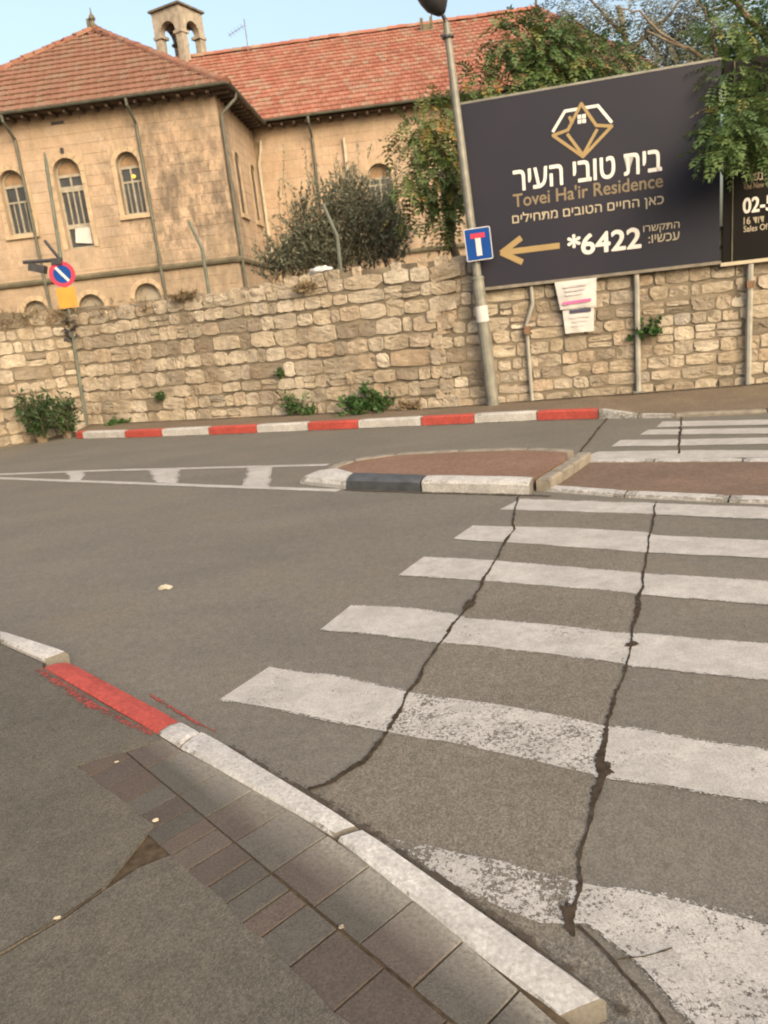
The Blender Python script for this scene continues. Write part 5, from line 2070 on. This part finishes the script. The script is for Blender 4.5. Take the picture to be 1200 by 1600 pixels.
def weed(name, label, c, rad, hgt, n, mat, rng, lw=.022, ll=.10, up_=.9, group=None, spread=1.0):
    root = thing(name, label, 'weed', tuple(c), group)
    lm_, sm_ = MB(), MB()
    c = Vector(c)
    for k in range(n):
        a = rng.uniform(0, 6.28)
        d = Vector((math.cos(a) * spread, (math.sin(a) * .6 - .2) * spread, rng.uniform(.2, 1.6) * up_)).normalized()
        L = hgt * rng.uniform(.5, 1.1)
        b0 = c + Vector((rng.uniform(-.4, .4) * rad, rng.uniform(-.3, .2) * rad, 0))
        pts_ = [b0]
        for j in range(4):
            d = (d + unit(rng) * .2 + Z * .02).normalized()
            pts_.append(pts_[-1] + d * L / 4)
        sm_.tube(pts_, [.006, .005, .004, .003, .002], 4, caps=False)
        t = rng.uniform(.2, .8)
        for j in range(14):
            f = rng.uniform(.25, 1) * 4
            i_ = min(3, int(f))
            q = pts_[i_].lerp(pts_[i_ + 1], f - i_)
            dd = (unit(rng) + d * .6).normalized()
            sd_ = dd.cross(unit(rng)).normalized()
            leaf(lm_, q, dd, sd_, ll * rng.uniform(.6, 1.2), lw * rng.uniform(.7, 1.3), min(1, max(0, t + rng.uniform(-.25, .25))))
    lm_.build('leaves', mat, root)
    sm_.build('stems', M['bark'], root)


wr = random.Random(31)
wl = lambda s, z, w=.1: W1 + DM * s - nb(DM) * w + Z * z
weed('weed', 'bushy bright green weed at the foot of the wall near the middle', wl(6.5, .12, .18), .45, .46, 46, M['weed'], wr, .034, .12)
weed('weed', 'drooping green weed growing from the wall foot, left of the bushy one', wl(5.05, .12, .1), .3, .42, 18, M['weed'], wr, .020, .11, 1.2)
weed('weed', 'tiny green sprout on the pavement right beside the drooping weed', wl(5.38, .12, .12), .15, .20, 14, M['weed'], wr, .022, .07)
weed('weed', 'dry brown tuft at the wall foot between the bushy weed and the lamp', wl(7.28, .12, .1), .2, .22, 26, M['dry'], wr, .010, .09, .8)
weed('weed', 'low dark weed in the kerb corner right of the no parking pole', wl(.95, .12, .12), .4, .16, 26, M['weed'], wr, .020, .07, .5)
weed('weed', 'small green plant rooted in the wall joints below the pavilion', wl(2.03, .52, .02), .1, .18, 12, M['weed'], wr, .020, .07)
weed('weed', 'thin green tuft rooted in a joint halfway up the wall', wl(4.8, .78, .02), .08, .22, 10, M['weed'], wr, .012, .10, 1.3)
weed('weed', 'small leafy plant growing by the middle billboard post', rp_(3.12, .95, .04), .12, .32, 22, M['weed'], wr, .028, .08)
weed('weed', 'tall dark green shrub in the wall corner at the far left', (-6.36, 14.40, 0), .20, .98, 84, M['weeddark'], wr, .022, .13, 1.8, spread=.36)
weed('weed', 'shorter dark green shrub between the far left shrub and the no parking pole', (-5.98, 14.66, 0), .16, .80, 66, M['weeddark'], wr, .022, .12, 1.8, spread=.34)
weed('weed', 'brown dried plant stuck to the top of the wall left of the bag', wl(5.55, 2.22, .02), .25, .26, 26, M['dry'], wr, .012, .10, .3)
weed('weed', 'brown dry tuft on the wall top below the pavilion corner', wl(3.0, 2.34, .02), .35, .22, 34, M['dry'], wr, .012, .10, .4)
# dry growth along the wall top at the left
dm = MB()
for k in range(520):
    s = wr.uniform(-2.2, 2.7)
    b0 = (W1 + DM * s if s > 0 else W1 + DL * s) + Z * (2.36 + wr.uniform(-.18, .06)) + Vector((wr.uniform(-.05, .05), wr.uniform(-.10, .25), 0))
    dens = 1 if s < .3 else .35
    if wr.random() > dens:
        continue
    d = (unit(wr) + Vector((0, -.35, .15))).normalized()
    for j in range(5):
        leaf(dm, b0 + unit(wr) * .05, (d + unit(wr) * .5).normalized(), unit(wr).cross(d).normalized(), wr.uniform(.10, .24), wr.uniform(.004, .012), wr.random())
o = dm.build('dry_growth', M['dry'], kind='stuff')
tag(o, 'brown dry growth matted over the wall top at the left', 'dry plants')

# ------------------------------------------------------------------ litter
def crumple(name, label, cat, c, size, mat, rng, flat=.5):
    bm_ = bmesh.new()
    bmesh.ops.create_icosphere(bm_, subdivisions=3, radius=1)
    for v in bm_.verts:
        k = 1 + .5 * mn.noise(v.co * 2.1 + Vector((size[0] * 90, 0, 0))) + .22 * mn.noise(v.co * 5.3)
        v.co = Vector((v.co.x * size[0] * k, v.co.y * size[1] * k, max(-.15, v.co.z) * size[2] * k + size[2] * .2))
    me = bpy.data.meshes.new(name)
    bm_.to_mesh(me)
    bm_.free()
    me.materials.append(mat)
    at = me.attributes.new('tint', 'FLOAT', 'FACE')
    at.data.foreach_set('value', [.5] * len(me.polygons))
    ob_ = bpy.data.objects.new(name, me)
    COL.objects.link(ob_)
    ob_.location = c
    return tag(ob_, label, cat)


crumple('crumpled_paper', 'crumpled white paper lying alone on the open road', 'litter', (-1.585, 4.985, .003), (.048, .026, .020), M['frame'], wr)
cb = wl(5.82, 2.47, -.06)
crumple('plastic_bag', 'white plastic bag lying on top of the rubble wall', 'plastic bag', cb, (.20, .11, .085), M['bag'], wr).rotation_euler = (0, -.05, -.4)
crumple('paper_scrap', 'pair of pale specks on the brown pavers beside the soil gap', 'litter', (-.905, 2.262, .088), (.010, .008, .006), M['cream'], wr)
crumple('paper_scrap', 'small pale scrap on the pavement joint at the lower left', 'litter', (-1.086, 1.853, .088), (.010, .006, .003), M['cream'], wr)
crumple('paper_scrap', 'tiny pale scrap on the uppermost brown paver', 'litter', (-1.17, 2.855 - .19, .088), (.008, .005, .003), M['cream'], wr)
crumple('pebble', 'grey pebble in the joint between the paver rows', 'pebble', tuple(pv(1.215, .150) + Z * .082), (.007, .006, .006), M['kgrey'], wr)

# look-alikes share a group
GROUPS = {'weed': 'weeds and shrubs along the wall', 'tree': 'trees behind the wall', 'billboard': 'billboards above the wall', 'poster': 'notices under the billboard', 'road sign': 'road signs in front of the wall', 'litter': 'scraps of litter on the ground'}
for o in SC.objects:
    if o.parent is None and o.get('category') in GROUPS and not o.get('group'):
        o['group'] = GROUPS[o['category']]
